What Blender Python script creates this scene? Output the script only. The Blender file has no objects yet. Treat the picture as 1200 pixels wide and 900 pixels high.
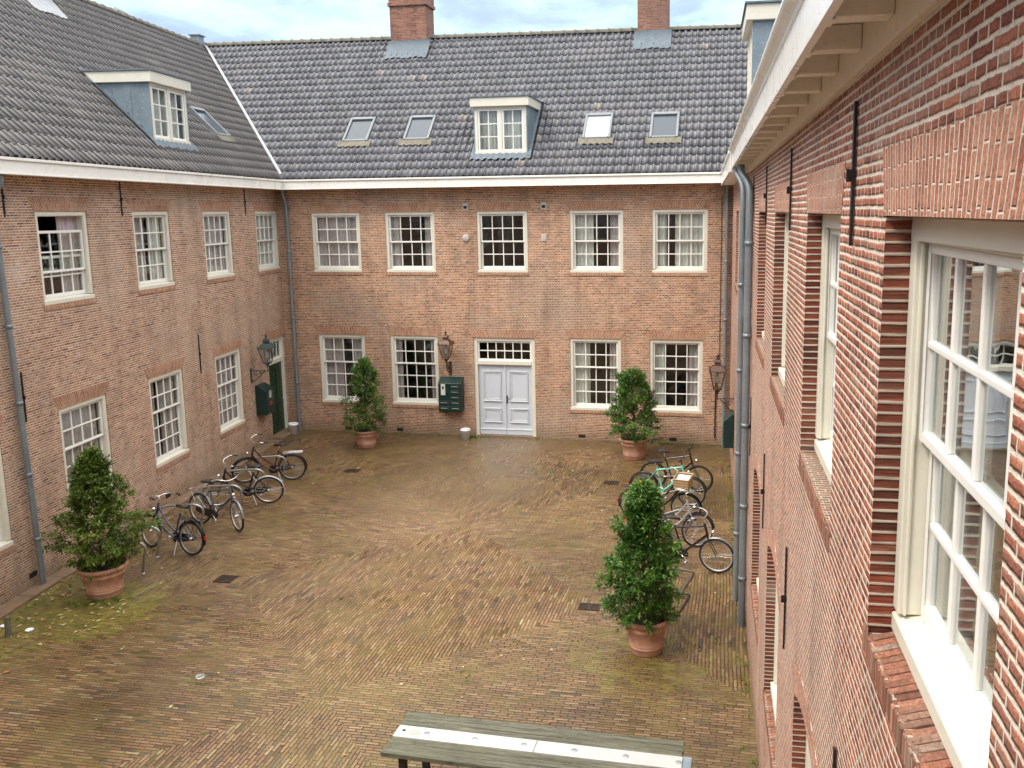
import bpy, bmesh, math, random
from mathutils import Vector, Matrix, noise
R = math.radians
rnd = random.Random(7)
scene = bpy.context.scene
COL = scene.collection

# ------------------------------------------------------------------ node helper
class NG:
    def __init__(s, nt): s.nt = nt; s.N = nt.nodes; s.L = nt.links
    def n(s, t, **kw):
        x = s.N.new(t)
        for k, v in kw.items(): setattr(x, k, v)
        return x
    def put(s, sock, v):
        if v is None: return
        if hasattr(v, 'is_linked') or hasattr(v, 'links'): s.L.new(v, sock)
        else:
            if isinstance(v, (tuple, list)) and len(v) == 3 and sock.type == 'RGBA': v = (*v, 1)
            sock.default_value = v
    def m(s, op, a, b=None, c=None, clamp=False):
        x = s.n('ShaderNodeMath', operation=op); x.use_clamp = clamp
        s.put(x.inputs[0], a); s.put(x.inputs[1], b); s.put(x.inputs[2], c)
        return x.outputs[0]
    def vec(s, x=0.0, y=0.0, z=0.0):
        c = s.n('ShaderNodeCombineXYZ'); s.put(c.inputs[0], x); s.put(c.inputs[1], y); s.put(c.inputs[2], z); return c.outputs[0]
    def sep(s, v):
        c = s.n('ShaderNodeSeparateXYZ'); s.put(c.inputs[0], v); return c.outputs
    def vm(s, op, a, b=None):
        x = s.n('ShaderNodeVectorMath', operation=op); s.put(x.inputs[0], a)
        if b is not None:
            if op == 'SCALE': s.put(x.inputs[3], b)
            else: s.put(x.inputs[1], b)
        return x.outputs[0]
    def noise(s, v, scale, detail=3, rough=.55, dist=0.0):
        x = s.n('ShaderNodeTexNoise'); s.put(x.inputs['Vector'], v)
        x.inputs['Scale'].default_value = scale; x.inputs['Detail'].default_value = detail
        x.inputs['Roughness'].default_value = rough; x.inputs['Distortion'].default_value = dist
        return x.outputs[0]
    def noisec(s, v, scale, detail=2):
        x = s.n('ShaderNodeTexNoise'); s.put(x.inputs['Vector'], v)
        x.inputs['Scale'].default_value = scale; x.inputs['Detail'].default_value = detail
        return x.outputs['Color']
    def ramp(s, f, stops, interp='LINEAR'):
        x = s.n('ShaderNodeValToRGB'); s.put(x.inputs[0], f); r = x.color_ramp; r.interpolation = interp
        while len(r.elements) < len(stops): r.elements.new(.5)
        for e, (p, c) in zip(r.elements, stops):
            e.position = p; e.color = (*c, 1) if isinstance(c, (tuple, list)) else (c, c, c, 1)
        return x.outputs[0]
    def mix(s, f, a, b, mode='MIX'):
        x = s.n('ShaderNodeMix', data_type='RGBA', blend_type=mode)
        s.put(x.inputs[0], f); s.put(x.inputs[6], a); s.put(x.inputs[7], b); return x.outputs[2]
    def sstep(s, f, a, b, lo=0.0, hi=1.0):
        x = s.n('ShaderNodeMapRange', interpolation_type='SMOOTHSTEP')
        s.put(x.inputs[0], f); x.inputs[1].default_value = a; x.inputs[2].default_value = b
        x.inputs[3].default_value = lo; x.inputs[4].default_value = hi; return x.outputs[0]
    def white(s, v):
        x = s.n('ShaderNodeTexWhiteNoise', noise_dimensions='3D'); s.put(x.inputs[0], v); return x.outputs
    def bump(s, h, dist, strength=1.0):
        x = s.n('ShaderNodeBump'); s.put(x.inputs['Height'], h); x.inputs['Distance'].default_value = dist
        x.inputs['Strength'].default_value = strength; return x.outputs[0]

def new_mat(name):
    m = bpy.data.materials.new(name); m.use_nodes = True
    g = NG(m.node_tree); b = g.N['Principled BSDF']
    return m, g, b

def bricks(g, u, v, L, h, mort, bond='cross'):
    """returns brick mask (1 on the brick), random value, random colour, in-brick height"""
    row = g.m('FLOOR', g.m('DIVIDE', v, h)); fv = g.m('SUBTRACT', g.m('DIVIDE', v, h), row)
    if bond == 'cross':
        par = g.m('FLOORED_MODULO', row, 2.0)
        q = g.m('GREATER_THAN', g.m('FLOORED_MODULO', row, 4.0), 1.5)
        bw = g.m('SUBTRACT', L, g.m('MULTIPLY', par, L/2))
        off = g.m('ADD', g.m('MULTIPLY', g.m('MULTIPLY', q, g.m('SUBTRACT', 1.0, par)), L/2), g.m('MULTIPLY', par, L/4))
    else:
        bw = L; w = g.white(g.vec(row, 3.3, 0.0))[0]
        off = g.m('ADD', g.m('MULTIPLY', g.m('FLOORED_MODULO', row, 2.0), L/2), g.m('MULTIPLY', w, L*(.25 if bond == 'run' else .1)))
    uu = g.m('DIVIDE', g.m('ADD', u, off), bw); col = g.m('FLOOR', uu)
    fu = g.m('MULTIPLY', g.m('SUBTRACT', uu, col), bw)
    du = g.m('MULTIPLY', g.m('MINIMUM', fu, g.m('SUBTRACT', bw, fu)), 1.5 if bond != 'run' else 1.0)
    fvh = g.m('MULTIPLY', fv, h); dv = g.m('MINIMUM', fvh, g.m('SUBTRACT', h, fvh))
    d = g.m('MINIMUM', du, dv)
    mask = g.sstep(d, mort*.32, mort*.68)
    hgt = g.sstep(d, mort*.2, mort*1.1)
    w = g.white(g.vec(col, row, 1.7))
    return mask, w[0], w[1], hgt

def brick_material(name, L, h, mort, stops, mortar, rough=.85, bump=.004, patch=None, warp=.0035, hue=None, soot=0.0, warpscale=9, mortar_var=.25, bond='cross'):
    m, g, b = new_mat(name)
    uv = g.n('ShaderNodeUVMap').outputs[0]
    nz = g.noisec(uv, warpscale, 2)
    off = g.vm('SCALE', g.vm('SUBTRACT', nz, (.5, .5, .5)), warp*2)
    off = g.vm('ADD', off, g.vm('SCALE', g.vm('SUBTRACT', g.noisec(uv, 55, 3), (.5, .5, .5)), warp*1.5))
    p = g.vm('ADD', uv, off); s = g.sep(p)
    mask, r1, rc, hg = bricks(g, s[0], s[1], L, h, mort, bond)
    c = g.ramp(r1, stops)
    big = g.noise(uv, .45, 3, .6); mid = g.noise(uv, 2.3, 3, .6); fine = g.noise(uv, 70, 2, .7)
    if patch:
        c = g.mix(g.sstep(big, .46, .64, 0, .9), c, g.mix(.6, c, patch))
        c = g.mix(g.sstep(mid, .56, .70, 0, .5), c, patch)
    c = g.mix(1.0, c, g.ramp(fine, [(.3, .62), (.7, 1.22)]), 'MULTIPLY')
    c = g.mix(1.0, c, g.ramp(g.noise(uv, 24, 4, .65), [(.35, .78), (.65, 1.12)]), 'MULTIPLY')
    mc = g.mix(g.sstep(mid, .35, .7), mortar, tuple(x*(1-mortar_var) for x in mortar))
    mc = g.mix(1.0, mc, g.ramp(fine, [(.3, .8), (.7, 1.1)]), 'MULTIPLY')
    c = g.mix(mask, mc, c)
    pale = g.noise(g.vm('ADD', uv, (7.3, 2.1, 0.0)), .8, 4, .65)
    c = g.mix(g.sstep(pale, .60, .74, 0, .38), c, (.62, .52, .44))
    # rain streaks and dirt with a shape of their own
    sp = g.sep(uv)
    st = g.noise(g.vec(g.m('MULTIPLY', sp[0], 2.2), g.m('MULTIPLY', sp[1], .22), 0.0), 1.0, 5, .65)
    c = g.mix(1.0, c, g.ramp(st, [(.30, .72-soot), (.52, 1.0), (.8, 1.08)]), 'MULTIPLY')
    if bond == 'cross': c = g.mix(g.m('MULTIPLY', g.sstep(g.m('ADD', sp[1], g.m('MULTIPLY', mid, .5)), .30, .75, 1, 0), .45), c, (.13, .105, .06))
    g.put(b.inputs['Base Color'], c)
    b.inputs['Roughness'].default_value = rough; b.inputs['Specular IOR Level'].default_value = .3
    pit = g.noise(uv, 110, 3, .6); c = g.mix(g.m('MULTIPLY', g.sstep(pit, .60, .68, 0, .55), mask), c, (.10, .04, .03)); g.put(b.inputs['Base Color'], c)
    hg = g.m('SUBTRACT', hg, g.sstep(pit, .58, .7, 0, .5))
    hh = g.m('ADD', g.m('ADD', g.m('MULTIPLY', hg, 1.0), g.m('MULTIPLY', fine, .35)), g.m('MULTIPLY', r1, .25))
    g.put(b.inputs['Normal'], g.bump(hh, bump, .8))
    return m

def plain(name, col, rough=.5, metal=0.0, var=.12, scale=6, bump=0.0, spec=.5, dirt=None, coat=0.0, dirtamt=.35):
    m, g, b = new_mat(name)
    tc = g.n('ShaderNodeTexCoord').outputs['Object']
    n1 = g.noise(tc, scale, 5, .6); n2 = g.noise(tc, scale*7, 4, .6)
    c = g.mix(1.0, col, g.ramp(n1, [(.25, 1-var), (.75, 1+var*.5)]), 'MULTIPLY')
    if dirt: c = g.mix(g.sstep(n2, .52, .75, 0, dirtamt), c, dirt)
    g.put(b.inputs['Base Color'], c)
    b.inputs['Roughness'].default_value = rough; b.inputs['Metallic'].default_value = metal
    b.inputs['Specular IOR Level'].default_value = spec; b.inputs['Coat Weight'].default_value = coat
    g.put(b.inputs['Roughness'], g.m('ADD', rough-.08, g.m('MULTIPLY', n1, .16)))
    if bump: g.put(b.inputs['Normal'], g.bump(n2, bump, .7))
    return m

M = {}
st_court = [(0, (.17, .068, .042)), (.18, (.33, .14, .076)), (.38, (.48, .225, .118)), (.6, (.42, .178, .09)), (.8, (.56, .31, .18)), (.93, (.25, .11, .068)), (1, (.38, .25, .16))]
st_left = [(0, (.18, .085, .06)), (.25, (.36, .18, .115)), (.5, (.46, .26, .17)), (.75, (.40, .21, .135)), (1, (.53, .35, .24))]
st_red = [(0, (.24, .065, .04)), (.2, (.36, .105, .06)), (.45, (.47, .155, .085)), (.7, (.55, .21, .115)), (.9, (.31, .085, .055)), (1, (.48, .27, .18))]
st_arch = [(0, (.33, .155, .095)), (.5, (.43, .215, .135)), (1, (.50, .29, .19))]
M['brick_back'] = brick_material('brown_orange_brick', .18, .0475, .0125, st_court, (.78, .64, .49), patch=(.27, .20, .165), bump=.004)
M['arch_back'] = brick_material('rubbed_arch_brick', .18, .0475, .009, [(0, (.34, .155, .09)), (.5, (.42, .21, .125)), (1, (.50, .28, .17))], (.70, .54, .41), bump=.003, bond='soldier')
M['brick_left'] = brick_material('pink_brown_brick', .18, .0475, .0125, st_left, (.78, .66, .53), patch=(.42, .30, .22), bump=.004)
M['arch_left'] = brick_material('rubbed_arch_brick_left', .18, .05, .008, st_arch, (.70, .55, .43), bump=.003, bond='soldier')
M['brick_right'] = brick_material('red_brick_with_pale_pointing', .178, .0465, .0145, st_red, (.84, .75, .63), patch=(.44, .26, .20), bump=.011, warp=.0058, warpscale=12, rough=.8, mortar_var=.2)
M['arch_right'] = brick_material('red_arch_brick', .165, .045, .0095, [(0, (.44, .17, .11)), (.5, (.53, .235, .15)), (1, (.60, .30, .20))], (.88, .75, .62), bump=.008, warp=.003, bond='soldier')
M['sill_brick'] = brick_material('weathered_sill_brick', .178, .047, .001, [(0, (.20, .085, .06)), (.3, (.32, .13, .085)), (.6, (.42, .17, .10)), (1, (.36, .25, .19))], (.4, .3, .2), patch=(.20, .14, .10), bump=.010, warp=.003, bond='soldier')
M['cream'] = plain('cream_frame_paint', (.71, .69, .59), .38, var=.07, scale=3, dirt=(.55, .5, .38), bump=.0006, dirtamt=.25)
M['white'] = plain('white_sash_paint', (.84, .84, .80), .33, var=.04, scale=4, dirt=(.6, .58, .5), dirtamt=.18)
M['gutter'] = plain('cream_gutter_paint', (.84, .83, .78), .28, var=.07, scale=1.5, dirt=(.5, .46, .36), dirtamt=.3)
M['soffit'] = plain('cream_soffit_paint', (.93, .87, .76), .5, var=.08, scale=2.5, dirt=(.5, .42, .3), dirtamt=.3, bump=.001)
M['zinc'] = plain('weathered_zinc', (.22, .28, .32), .45, .35, var=.25, scale=3, dirt=(.55, .6, .63), bump=.001)
M['lead'] = plain('pale_lead_flashing', (.12, .155, .185), .65, 0, var=.3, scale=5, dirt=(.28, .32, .35), bump=.004)
M['leadw'] = plain('white_weathered_lead', (.36, .38, .40), .5, .1, var=.25, scale=4, dirt=(.4, .42, .44), bump=.004)
M['pipe'] = plain('grey_zinc_pipe', (.23, .27, .30), .42, .35, var=.2, scale=4, dirt=(.42, .45, .47))
M['iron'] = plain('black_wrought_iron', (.022, .018, .018), .55, .3, var=.2, scale=20, dirt=(.10, .04, .025))
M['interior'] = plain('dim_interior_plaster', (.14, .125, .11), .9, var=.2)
M['curtain'] = plain('mauve_net_curtain', (.56, .46, .47), .95, var=.2, scale=3)
M['curtain_pale'] = plain('pale_net_curtain', (.70, .67, .65), .95, var=.15, scale=3)
M['door'] = plain('pale_grey_door_paint', (.56, .61, .67), .35, var=.04, dirt=(.5, .5, .48), dirtamt=.15)
M['green'] = plain('dark_green_gloss_paint', (.010, .045, .022), .25, var=.2, dirt=(.03, .06, .04))
M['greenbox'] = plain('dark_teal_green_steel', (.006, .030, .028), .3, var=.2, scale=5, dirt=(.05, .09, .08))
M['copper'] = plain('aged_copper_lantern', (.11, .065, .05), .5, .5, var=.3, scale=15, dirt=(.2, .13, .1))
M['verdigris'] = plain('grey_green_lantern_metal', (.07, .11, .11), .45, .4, var=.3, scale=15)
M['metal'] = plain('galvanised_steel', (.42, .43, .43), .38, .75, var=.25, scale=10)
M['darkrack'] = plain('grey_brown_steel_tube', (.22, .21, .19), .42, .6, var=.3, scale=10)
M['chrome'] = plain('bright_chrome', (.75, .75, .76), .18, .95, var=.1)
M['tyre'] = plain('black_rubber', (.018, .018, .018), .7, var=.2)
M['tyre_white'] = plain('worn_grey_rim_metal', (.55, .56, .56), .35, .5, var=.2)
M['black'] = plain('black_bike_enamel', (.012, .012, .014), .22, var=.1, coat=.3)
M['blue'] = plain('dark_blue_bike_enamel', (.02, .035, .10), .22, var=.1, coat=.3)
M['slate'] = plain('slate_grey_bike_enamel', (.08, .10, .12), .25, var=.1, coat=.3)
M['mint'] = plain('mint_green_bike_enamel', (.14, .60, .50), .28, var=.1, coat=.3)
M['silver'] = plain('silver_bike_enamel', (.5, .5, .5), .3, .5, var=.1)
M['maroon'] = plain('dark_maroon_enamel', (.05, .015, .018), .25, var=.1, coat=.3)
M['leather'] = plain('black_saddle_leather', (.02, .018, .017), .5, var=.2)
M['red'] = plain('red_plastic_reflector', (.45, .03, .02), .3, var=.1)
M['bucket'] = plain('white_plastic_bucket', (.80, .82, .84), .4, var=.05)
M['soil'] = plain('potting_soil', (.03, .022, .015), .95, var=.3, scale=20, bump=.01)
M['bark'] = plain('brown_shrub_bark', (.10, .07, .045), .9, var=.3, scale=20, bump=.004)
M['grate'] = plain('rusty_cast_iron_grate', (.07, .045, .032), .6, .4, var=.3, scale=20)
M['stone'] = plain('weathered_kerb_stone', (.23, .155, .10), .7, var=.35, scale=3, dirt=(.12, .13, .05), bump=.003)
M['plate'] = plain('pale_grey_vent_cover', (.5, .47, .42), .6, var=.15)
M['label'] = plain('pale_paper_label', (.62, .64, .6), .5, var=.1)
M['brick_chimney'] = brick_material('dark_red_chimney_brick', .18, .05, .009, [(0, (.20, .085, .06)), (.5, (.31, .13, .09)), (1, (.39, .20, .14))], (.38, .27, .21), patch=(.2, .12, .09), bump=.003)
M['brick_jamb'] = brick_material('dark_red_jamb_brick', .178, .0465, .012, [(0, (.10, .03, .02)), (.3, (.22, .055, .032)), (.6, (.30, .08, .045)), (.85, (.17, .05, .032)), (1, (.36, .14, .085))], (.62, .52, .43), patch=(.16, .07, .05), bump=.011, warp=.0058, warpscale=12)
M['sillmortar'] = plain('pale_pointing', (.72, .64, .52), .9, var=.2, scale=20, bump=.003)
M['skyframe'] = plain('grey_roof_window_frame', (.20, .22, .235), .5, var=.15)
M['dark'] = plain('dark_opening', (.012, .011, .01), .8)
M['postwood'] = plain('rotten_grey_post_wood', (.13, .12, .085), .9, var=.4, scale=12, dirt=(.08, .1, .03), bump=.006)
M['pink'] = plain('faded_pink_paint_spot', (.62, .38, .34), .5, var=.1)
M['disc'] = plain('grey_steel_cap', (.36, .38, .41), .35, .6, var=.2)

def terracotta():
    m, g, b = new_mat('terracotta')
    tc = g.n('ShaderNodeTexCoord').outputs['Object']
    n1 = g.noise(tc, 5, 5, .65); n2 = g.noise(tc, 22, 4, .6)
    c = g.mix(g.sstep(n1, .3, .7), (.38, .18, .12), (.54, .31, .22))
    c = g.mix(g.sstep(n2, .55, .75, 0, .6), c, (.60, .46, .38))
    g.put(b.inputs['Base Color'], c); b.inputs['Roughness'].default_value = .75
    g.put(b.inputs['Normal'], g.bump(n2, .003, .6)); return m
M['terracotta'] = terracotta()

def glass_mat(name, refl=1.0, tint=(.92, .95, .93), wob=.0006):
    m, g, b = new_mat(name); g.N.remove(b); out = g.N['Material Output']
    tr = g.n('ShaderNodeBsdfTransparent'); tr.inputs[0].default_value = (*tint, 1)
    gl = g.n('ShaderNodeBsdfGlossy'); gl.inputs['Roughness'].default_value = .015; gl.inputs[0].default_value = (.95, .97, 1, 1)
    tc = g.n('ShaderNodeTexCoord').outputs['Object']
    g.put(gl.inputs['Normal'], g.bump(g.noise(tc, 2.5, 2), wob*30, .15))
    geo = g.n('ShaderNodeNewGeometry'); dt = g.n('ShaderNodeVectorMath', operation='DOT_PRODUCT')
    g.L.new(geo.outputs['Normal'], dt.inputs[0]); g.L.new(geo.outputs['Incoming'], dt.inputs[1])
    k5 = g.m('POWER', g.m('SUBTRACT', 1.0, g.m('ABSOLUTE', dt.outputs['Value']), clamp=True), 5.0)
    f = g.m('MULTIPLY', g.m('ADD', .045, g.m('MULTIPLY', k5, .9)), refl, clamp=True)
    mx = g.n('ShaderNodeMixShader'); g.put(mx.inputs[0], f); g.L.new(tr.outputs[0], mx.inputs[1]); g.L.new(gl.outputs[0], mx.inputs[2])
    g.L.new(mx.outputs[0], out.inputs[0]); return m
M['glass'] = glass_mat('window_glass', 1.15)
M['glass_near'] = glass_mat('window_glass_old', 2.2, (.80, .84, .82))
M['glass_lamp'] = glass_mat('lantern_glass', 1.4, (.80, .82, .82))
def simple(name, col, rough, metal=0.0, coat=0.0):
    m, g, b = new_mat(name); b.inputs['Base Color'].default_value = (*col, 1); b.inputs['Roughness'].default_value = rough
    b.inputs['Metallic'].default_value = metal; b.inputs['Coat Weight'].default_value = coat; return m
M['skyglass_dark'] = simple('roof_window_glass_with_blind', (.06, .08, .10), .12, 0, .1)
M['skyglass_pale'] = simple('roof_window_glass_with_pale_blind', (.60, .68, .73), .15, 0, .1)

def tile_mat(name, dark, light, lichen, glossy, tw, te):
    m, g, b = new_mat(name)
    uv = g.n('ShaderNodeUVMap').outputs[0]; s = g.sep(uv)
    col = g.m('FLOOR', s[0]); row = g.m('FLOOR', s[1])
    w = g.white(g.vec(col, row, .3))
    c = g.mix(w[0], dark, light)
    v4 = g.vec(g.m('MULTIPLY', s[0], tw), g.m('MULTIPLY', s[1], te), 0.0)
    big = g.noise(v4, .6, 4, .6); fine = g.noise(v4, 12, 5, .7)
    c = g.mix(g.sstep(fine, .5, .8, 0, .35), c, lichen)
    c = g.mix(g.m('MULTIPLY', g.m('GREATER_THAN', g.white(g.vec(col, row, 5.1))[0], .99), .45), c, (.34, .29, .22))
    # each tile darker at its lower edge; groove shade painted along its side
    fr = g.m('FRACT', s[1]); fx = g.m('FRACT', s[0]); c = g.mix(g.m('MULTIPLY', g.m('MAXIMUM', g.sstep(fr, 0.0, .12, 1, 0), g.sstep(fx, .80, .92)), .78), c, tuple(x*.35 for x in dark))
    c = g.mix(g.sstep(big, .5, .75, 0, .5), c, lichen)
    g.put(b.inputs['Base Color'], c)
    g.put(b.inputs['Roughness'], g.m('ADD', glossy, g.m('MULTIPLY', fine, .3)))
    b.inputs['Specular IOR Level'].default_value = .6
    g.put(b.inputs['Normal'], g.bump(fine, .004, .5))
    return m
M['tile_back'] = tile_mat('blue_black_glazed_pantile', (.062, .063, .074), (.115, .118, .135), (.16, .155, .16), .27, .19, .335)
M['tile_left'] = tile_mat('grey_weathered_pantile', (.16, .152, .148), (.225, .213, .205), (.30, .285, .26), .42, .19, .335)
M['ridge'] = plain('mossy_ridge_tile', (.17, .155, .12), .7, var=.4, scale=4, dirt=(.28, .26, .1), bump=.006)

def paving_mat():
    m, g, b = new_mat('wet_clay_paving')
    pos = g.n('ShaderNodeTexCoord').outputs['Object']
    nz = g.noisec(pos, .5, 1); warp = g.vm('SCALE', g.vm('SUBTRACT', nz, (.5, .5, .5)), .10)
    nz2 = g.noisec(pos, 11, 2); warp2 = g.vm('SCALE', g.vm('SUBTRACT', nz2, (.5, .5, .5)), .014)
    p = g.vm('ADD', g.vm('ADD', pos, warp), warp2); s = g.sep(p); x, y = s[0], s[1]
    # diamonds of opposite laying direction, meeting along diagonal mitres
    dx = g.m('ADD', x, 5.53); dy = g.m('SUBTRACT', y, 10.2)
    a = g.m('FLOOR', g.m('DIVIDE', g.m('ADD', dx, dy), 6.7)); c_ = g.m('FLOOR', g.m('DIVIDE', g.m('SUBTRACT', dx, dy), 6.7))
    odd = g.m('GREATER_THAN', g.m('FLOORED_MODULO', g.m('ADD', a, c_), 2.0), .5)
    # strip along the right wall and in front of the door keep their direction
    inv = g.m('SUBTRACT', 1.0, odd)
    u = g.m('ADD', g.m('MULTIPLY', x, inv), g.m('MULTIPLY', y, odd))
    v = g.m('ADD', g.m('MULTIPLY', y, inv), g.m('MULTIPLY', x, odd))
    mask, r1, rc, hg = bricks(g, u, v, .205, .056, .015, 'run')
    c = g.ramp(r1, [(0, (.11, .056, .030)), (.12, (.23, .125, .062)), (.35, (.37, .21, .105)), (.55, (.27, .145, .07)), (.75, (.42, .235, .115)), (.9, (.50, .33, .19)), (.985, (.31, .155, .09)), (.993, (.46, .39, .20)), (1, (.52, .44, .22))])
    c = g.mix(g.m('MULTIPLY', g.m('GREATER_THAN', g.white(g.vec(g.sep(rc)[0], g.sep(rc)[1], 2.0))[0], .965), .7), c, (.10, .10, .10))
    big = g.noise(pos, .33, 5, .6); mid = g.noise(pos, 1.4, 5, .65); fine = g.noise(pos, 26, 4, .7); med = g.noise(pos, 5, 5, .65)
    c = g.mix(1.0, c, g.ramp(fine, [(.3, .7), (.7, 1.2)]), 'MULTIPLY')
    # algae film: golden olive
    c = g.mix(g.sstep(big, .38, .60, 0, .55), c, (.24, .158, .052))
    c = g.mix(g.sstep(med, .55, .72, 0, .35), c, (.20, .165, .045))
    vb = g.noise(pos, .22, 4, .6)
    c = g.mix(1.0, c, g.ramp(vb, [(.35, .42), (.6, .78)]), 'MULTIPLY')
    c = g.mix(g.sstep(mid, .55, .7, 0, .3), c, (.17, .08, .04))
    joint = g.mix(g.sstep(mid, .42, .6), (.035, .024, .014), (.07, .078, .016))
    c = g.mix(mask, joint, c)
    # moss, thick near the left wall and the pots
    ps = g.sep(pos)
    wl = g.m('ADD', g.m('ADD', ps[0], 11.05), g.m('MULTIPLY', ps[1], .1035))      # distance from the left wall
    near = g.sstep(wl, .35, 1.9, 1, 0)
    yy = g.sstep(ps[1], 16.5, 11.5)
    ml = g.m('MULTIPLY', near, g.m('ADD', .25, g.m('MULTIPLY', yy, .75)))
    wb = g.sstep(ps[1], 22.6, 23.8)
    def blob(cx, cy, r):
        d = g.vm('LENGTH', g.vm('SUBTRACT', pos, (cx, cy, 0.0)))
        x_ = g.N[-1]; return g.sstep(x_.outputs['Value'], r*.3, r, 1, 0)
    bl = g.m('MAXIMUM', g.m('MULTIPLY', blob(-10.7, 12.1, 1.9), 1.0), g.m('MULTIPLY', blob(-1.2, 12.0, 1.9), .55))
    bl = g.m('MAXIMUM', bl, g.m('MULTIPLY', blob(-11.6, 10.6, 1.8), .8))
    bl = g.m('MAXIMUM', bl, g.m('MULTIPLY', blob(-.1, 12.6, 1.7), .4))
    mk = g.m('MAXIMUM', g.m('MAXIMUM', ml, g.m('MULTIPLY', wb, .5)), bl)
    mossf = g.sstep(g.m('ADD', g.m('MULTIPLY', mk, .62), g.m('MULTIPLY', g.m('SUBTRACT', g.noise(pos, 3.2, 6, .7), .5), 1.5)), .22, .56, 0, 1.0)
    mossf = g.m('MULTIPLY', mossf, g.m('SUBTRACT', 1.0, g.m('MULTIPLY', mask, g.sstep(g.noise(pos, 9, 4, .7), .40, .60, .15, .85))))
    mossc = g.mix(g.sstep(med, .35, .65), (.070, .085, .010), (.21, .20, .03))
    c = g.mix(mossf, c, mossc)
    sm = g.m('MULTIPLY', g.sstep(g.noise(pos, 2.6, 6, .75), .60, .68), .55)
    c = g.mix(g.m('MULTIPLY', sm, g.m('SUBTRACT', 1.0, g.m('MULTIPLY', mask, .55))), c, (.15, .18, .03))
    # dirty brown near walls
    c = g.mix(g.m('MULTIPLY', wb, .6), c, (.10, .065, .035))
    g.put(b.inputs['Base Color'], c)
    wet = g.sstep(g.noise(pos, .55, 4, .6), .35, .65)
    # worn, wetter track from the double doors to the middle
    tr = g.m('MULTIPLY', g.sstep(g.m('ABSOLUTE', g.m('ADD', g.m('ADD', ps[0], 6.2), g.m('MULTIPLY', g.noise(pos, .8, 3), 1.0))), .5, 2.4, 1, 0), g.sstep(ps[1], 11.0, 20.0))
    c = g.mix(g.m('MULTIPLY', tr, .16), c, (.36, .27, .21)); g.put(b.inputs['Base Color'], c)
    wet = g.m('MAXIMUM', wet, tr)
    g.put(b.inputs['Roughness'], g.m('ADD', g.m('SUBTRACT', .47, g.m('MULTIPLY', wet, .30)), g.m('MULTIPLY', fine, .14)))
    b.inputs['Specular IOR Level'].default_value = .5
    hh = g.m('ADD', g.m('ADD', hg, g.m('MULTIPLY', fine, .35)), g.m('MULTIPLY', r1, .5))
    g.put(b.inputs['Normal'], g.bump(hh, .007, .75))
    return m
M['paving'] = paving_mat()

def wood_mat():
    m, g, b = new_mat('weathered_green_grey_wood')
    tc = g.n('ShaderNodeTexCoord').outputs['Object']; s = g.sep(tc)
    v = g.vec(g.m('MULTIPLY', s[0], 1.2), g.m('MULTIPLY', s[1], 26.0), g.m('MULTIPLY', s[2], 26.0))
    gr = g.noise(v, 1.3, 6, .75); big = g.noise(tc, 1.6, 4, .6); gr2 = g.noise(v, 3.5, 5, .7)
    c = g.ramp(gr, [(.3, (.03, .03, .02)), (.48, (.10, .10, .07)), (.7, (.20, .20, .15))])
    c = g.mix(g.sstep(big, .45, .65, 0, .5), c, (.105, .115, .065))
    c = g.mix(g.sstep(gr2, .56, .62, 0, .9), c, (.015, .015, .01))
    g.put(b.inputs['Base Color'], c); b.inputs['Roughness'].default_value = .7
    g.put(b.inputs['Normal'], g.bump(gr, .01, .9)); return m
M['wood'] = wood_mat()
M['strip'] = plain('dirty_white_table_strip', (.47, .48, .48), .4, var=.12, scale=2, dirt=(.48, .47, .4), dirtamt=.45)
M['wicker'] = plain('pale_wicker', (.55, .40, .22), .8, var=.25, scale=30, bump=.004)

def leaf_mat(name, a, b_, c3):
    m, g, b = new_mat(name)
    oi = g.n('ShaderNodeAttribute', attribute_name='leafcol').outputs['Fac']
    c = g.ramp(oi, [(0, a), (.5, b_), (.93, c3), (.965, c3), (.97, (.42, .20, .04)), (1, (.5, .3, .05))])
    g.put(b.inputs['Base Color'], c); b.inputs['Roughness'].default_value = .38
    b.inputs['Specular IOR Level'].default_value = .5
    b.inputs['Subsurface Weight'].default_value = 0
    tr = g.n('ShaderNodeBsdfTranslucent'); g.put(tr.inputs[0], g.mix(.5, c, (.20, .30, .03)))
    mx = g.n('ShaderNodeMixShader'); mx.inputs[0].default_value = .25
    g.L.new(b.outputs[0], mx.inputs[1]); g.L.new(tr.outputs[0], mx.inputs[2]); g.L.new(mx.outputs[0], g.N['Material Output'].inputs[0])
    return m
M['leaf'] = leaf_mat('glossy_evergreen_leaf', (.022, .070, .010), (.055, .155, .020), (.13, .27, .040))
M['leaf_olive'] = leaf_mat('olive_evergreen_leaf', (.045, .080, .012), (.105, .175, .024), (.23, .30, .055))
M['litter'] = leaf_mat('fallen_leaf', (.5, .42, .2), (.62, .56, .34), (.45, .2, .07))
M['grass'] = leaf_mat('grass_blade', (.06, .12, .015), (.12, .2, .03), (.2, .26, .05))

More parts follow.
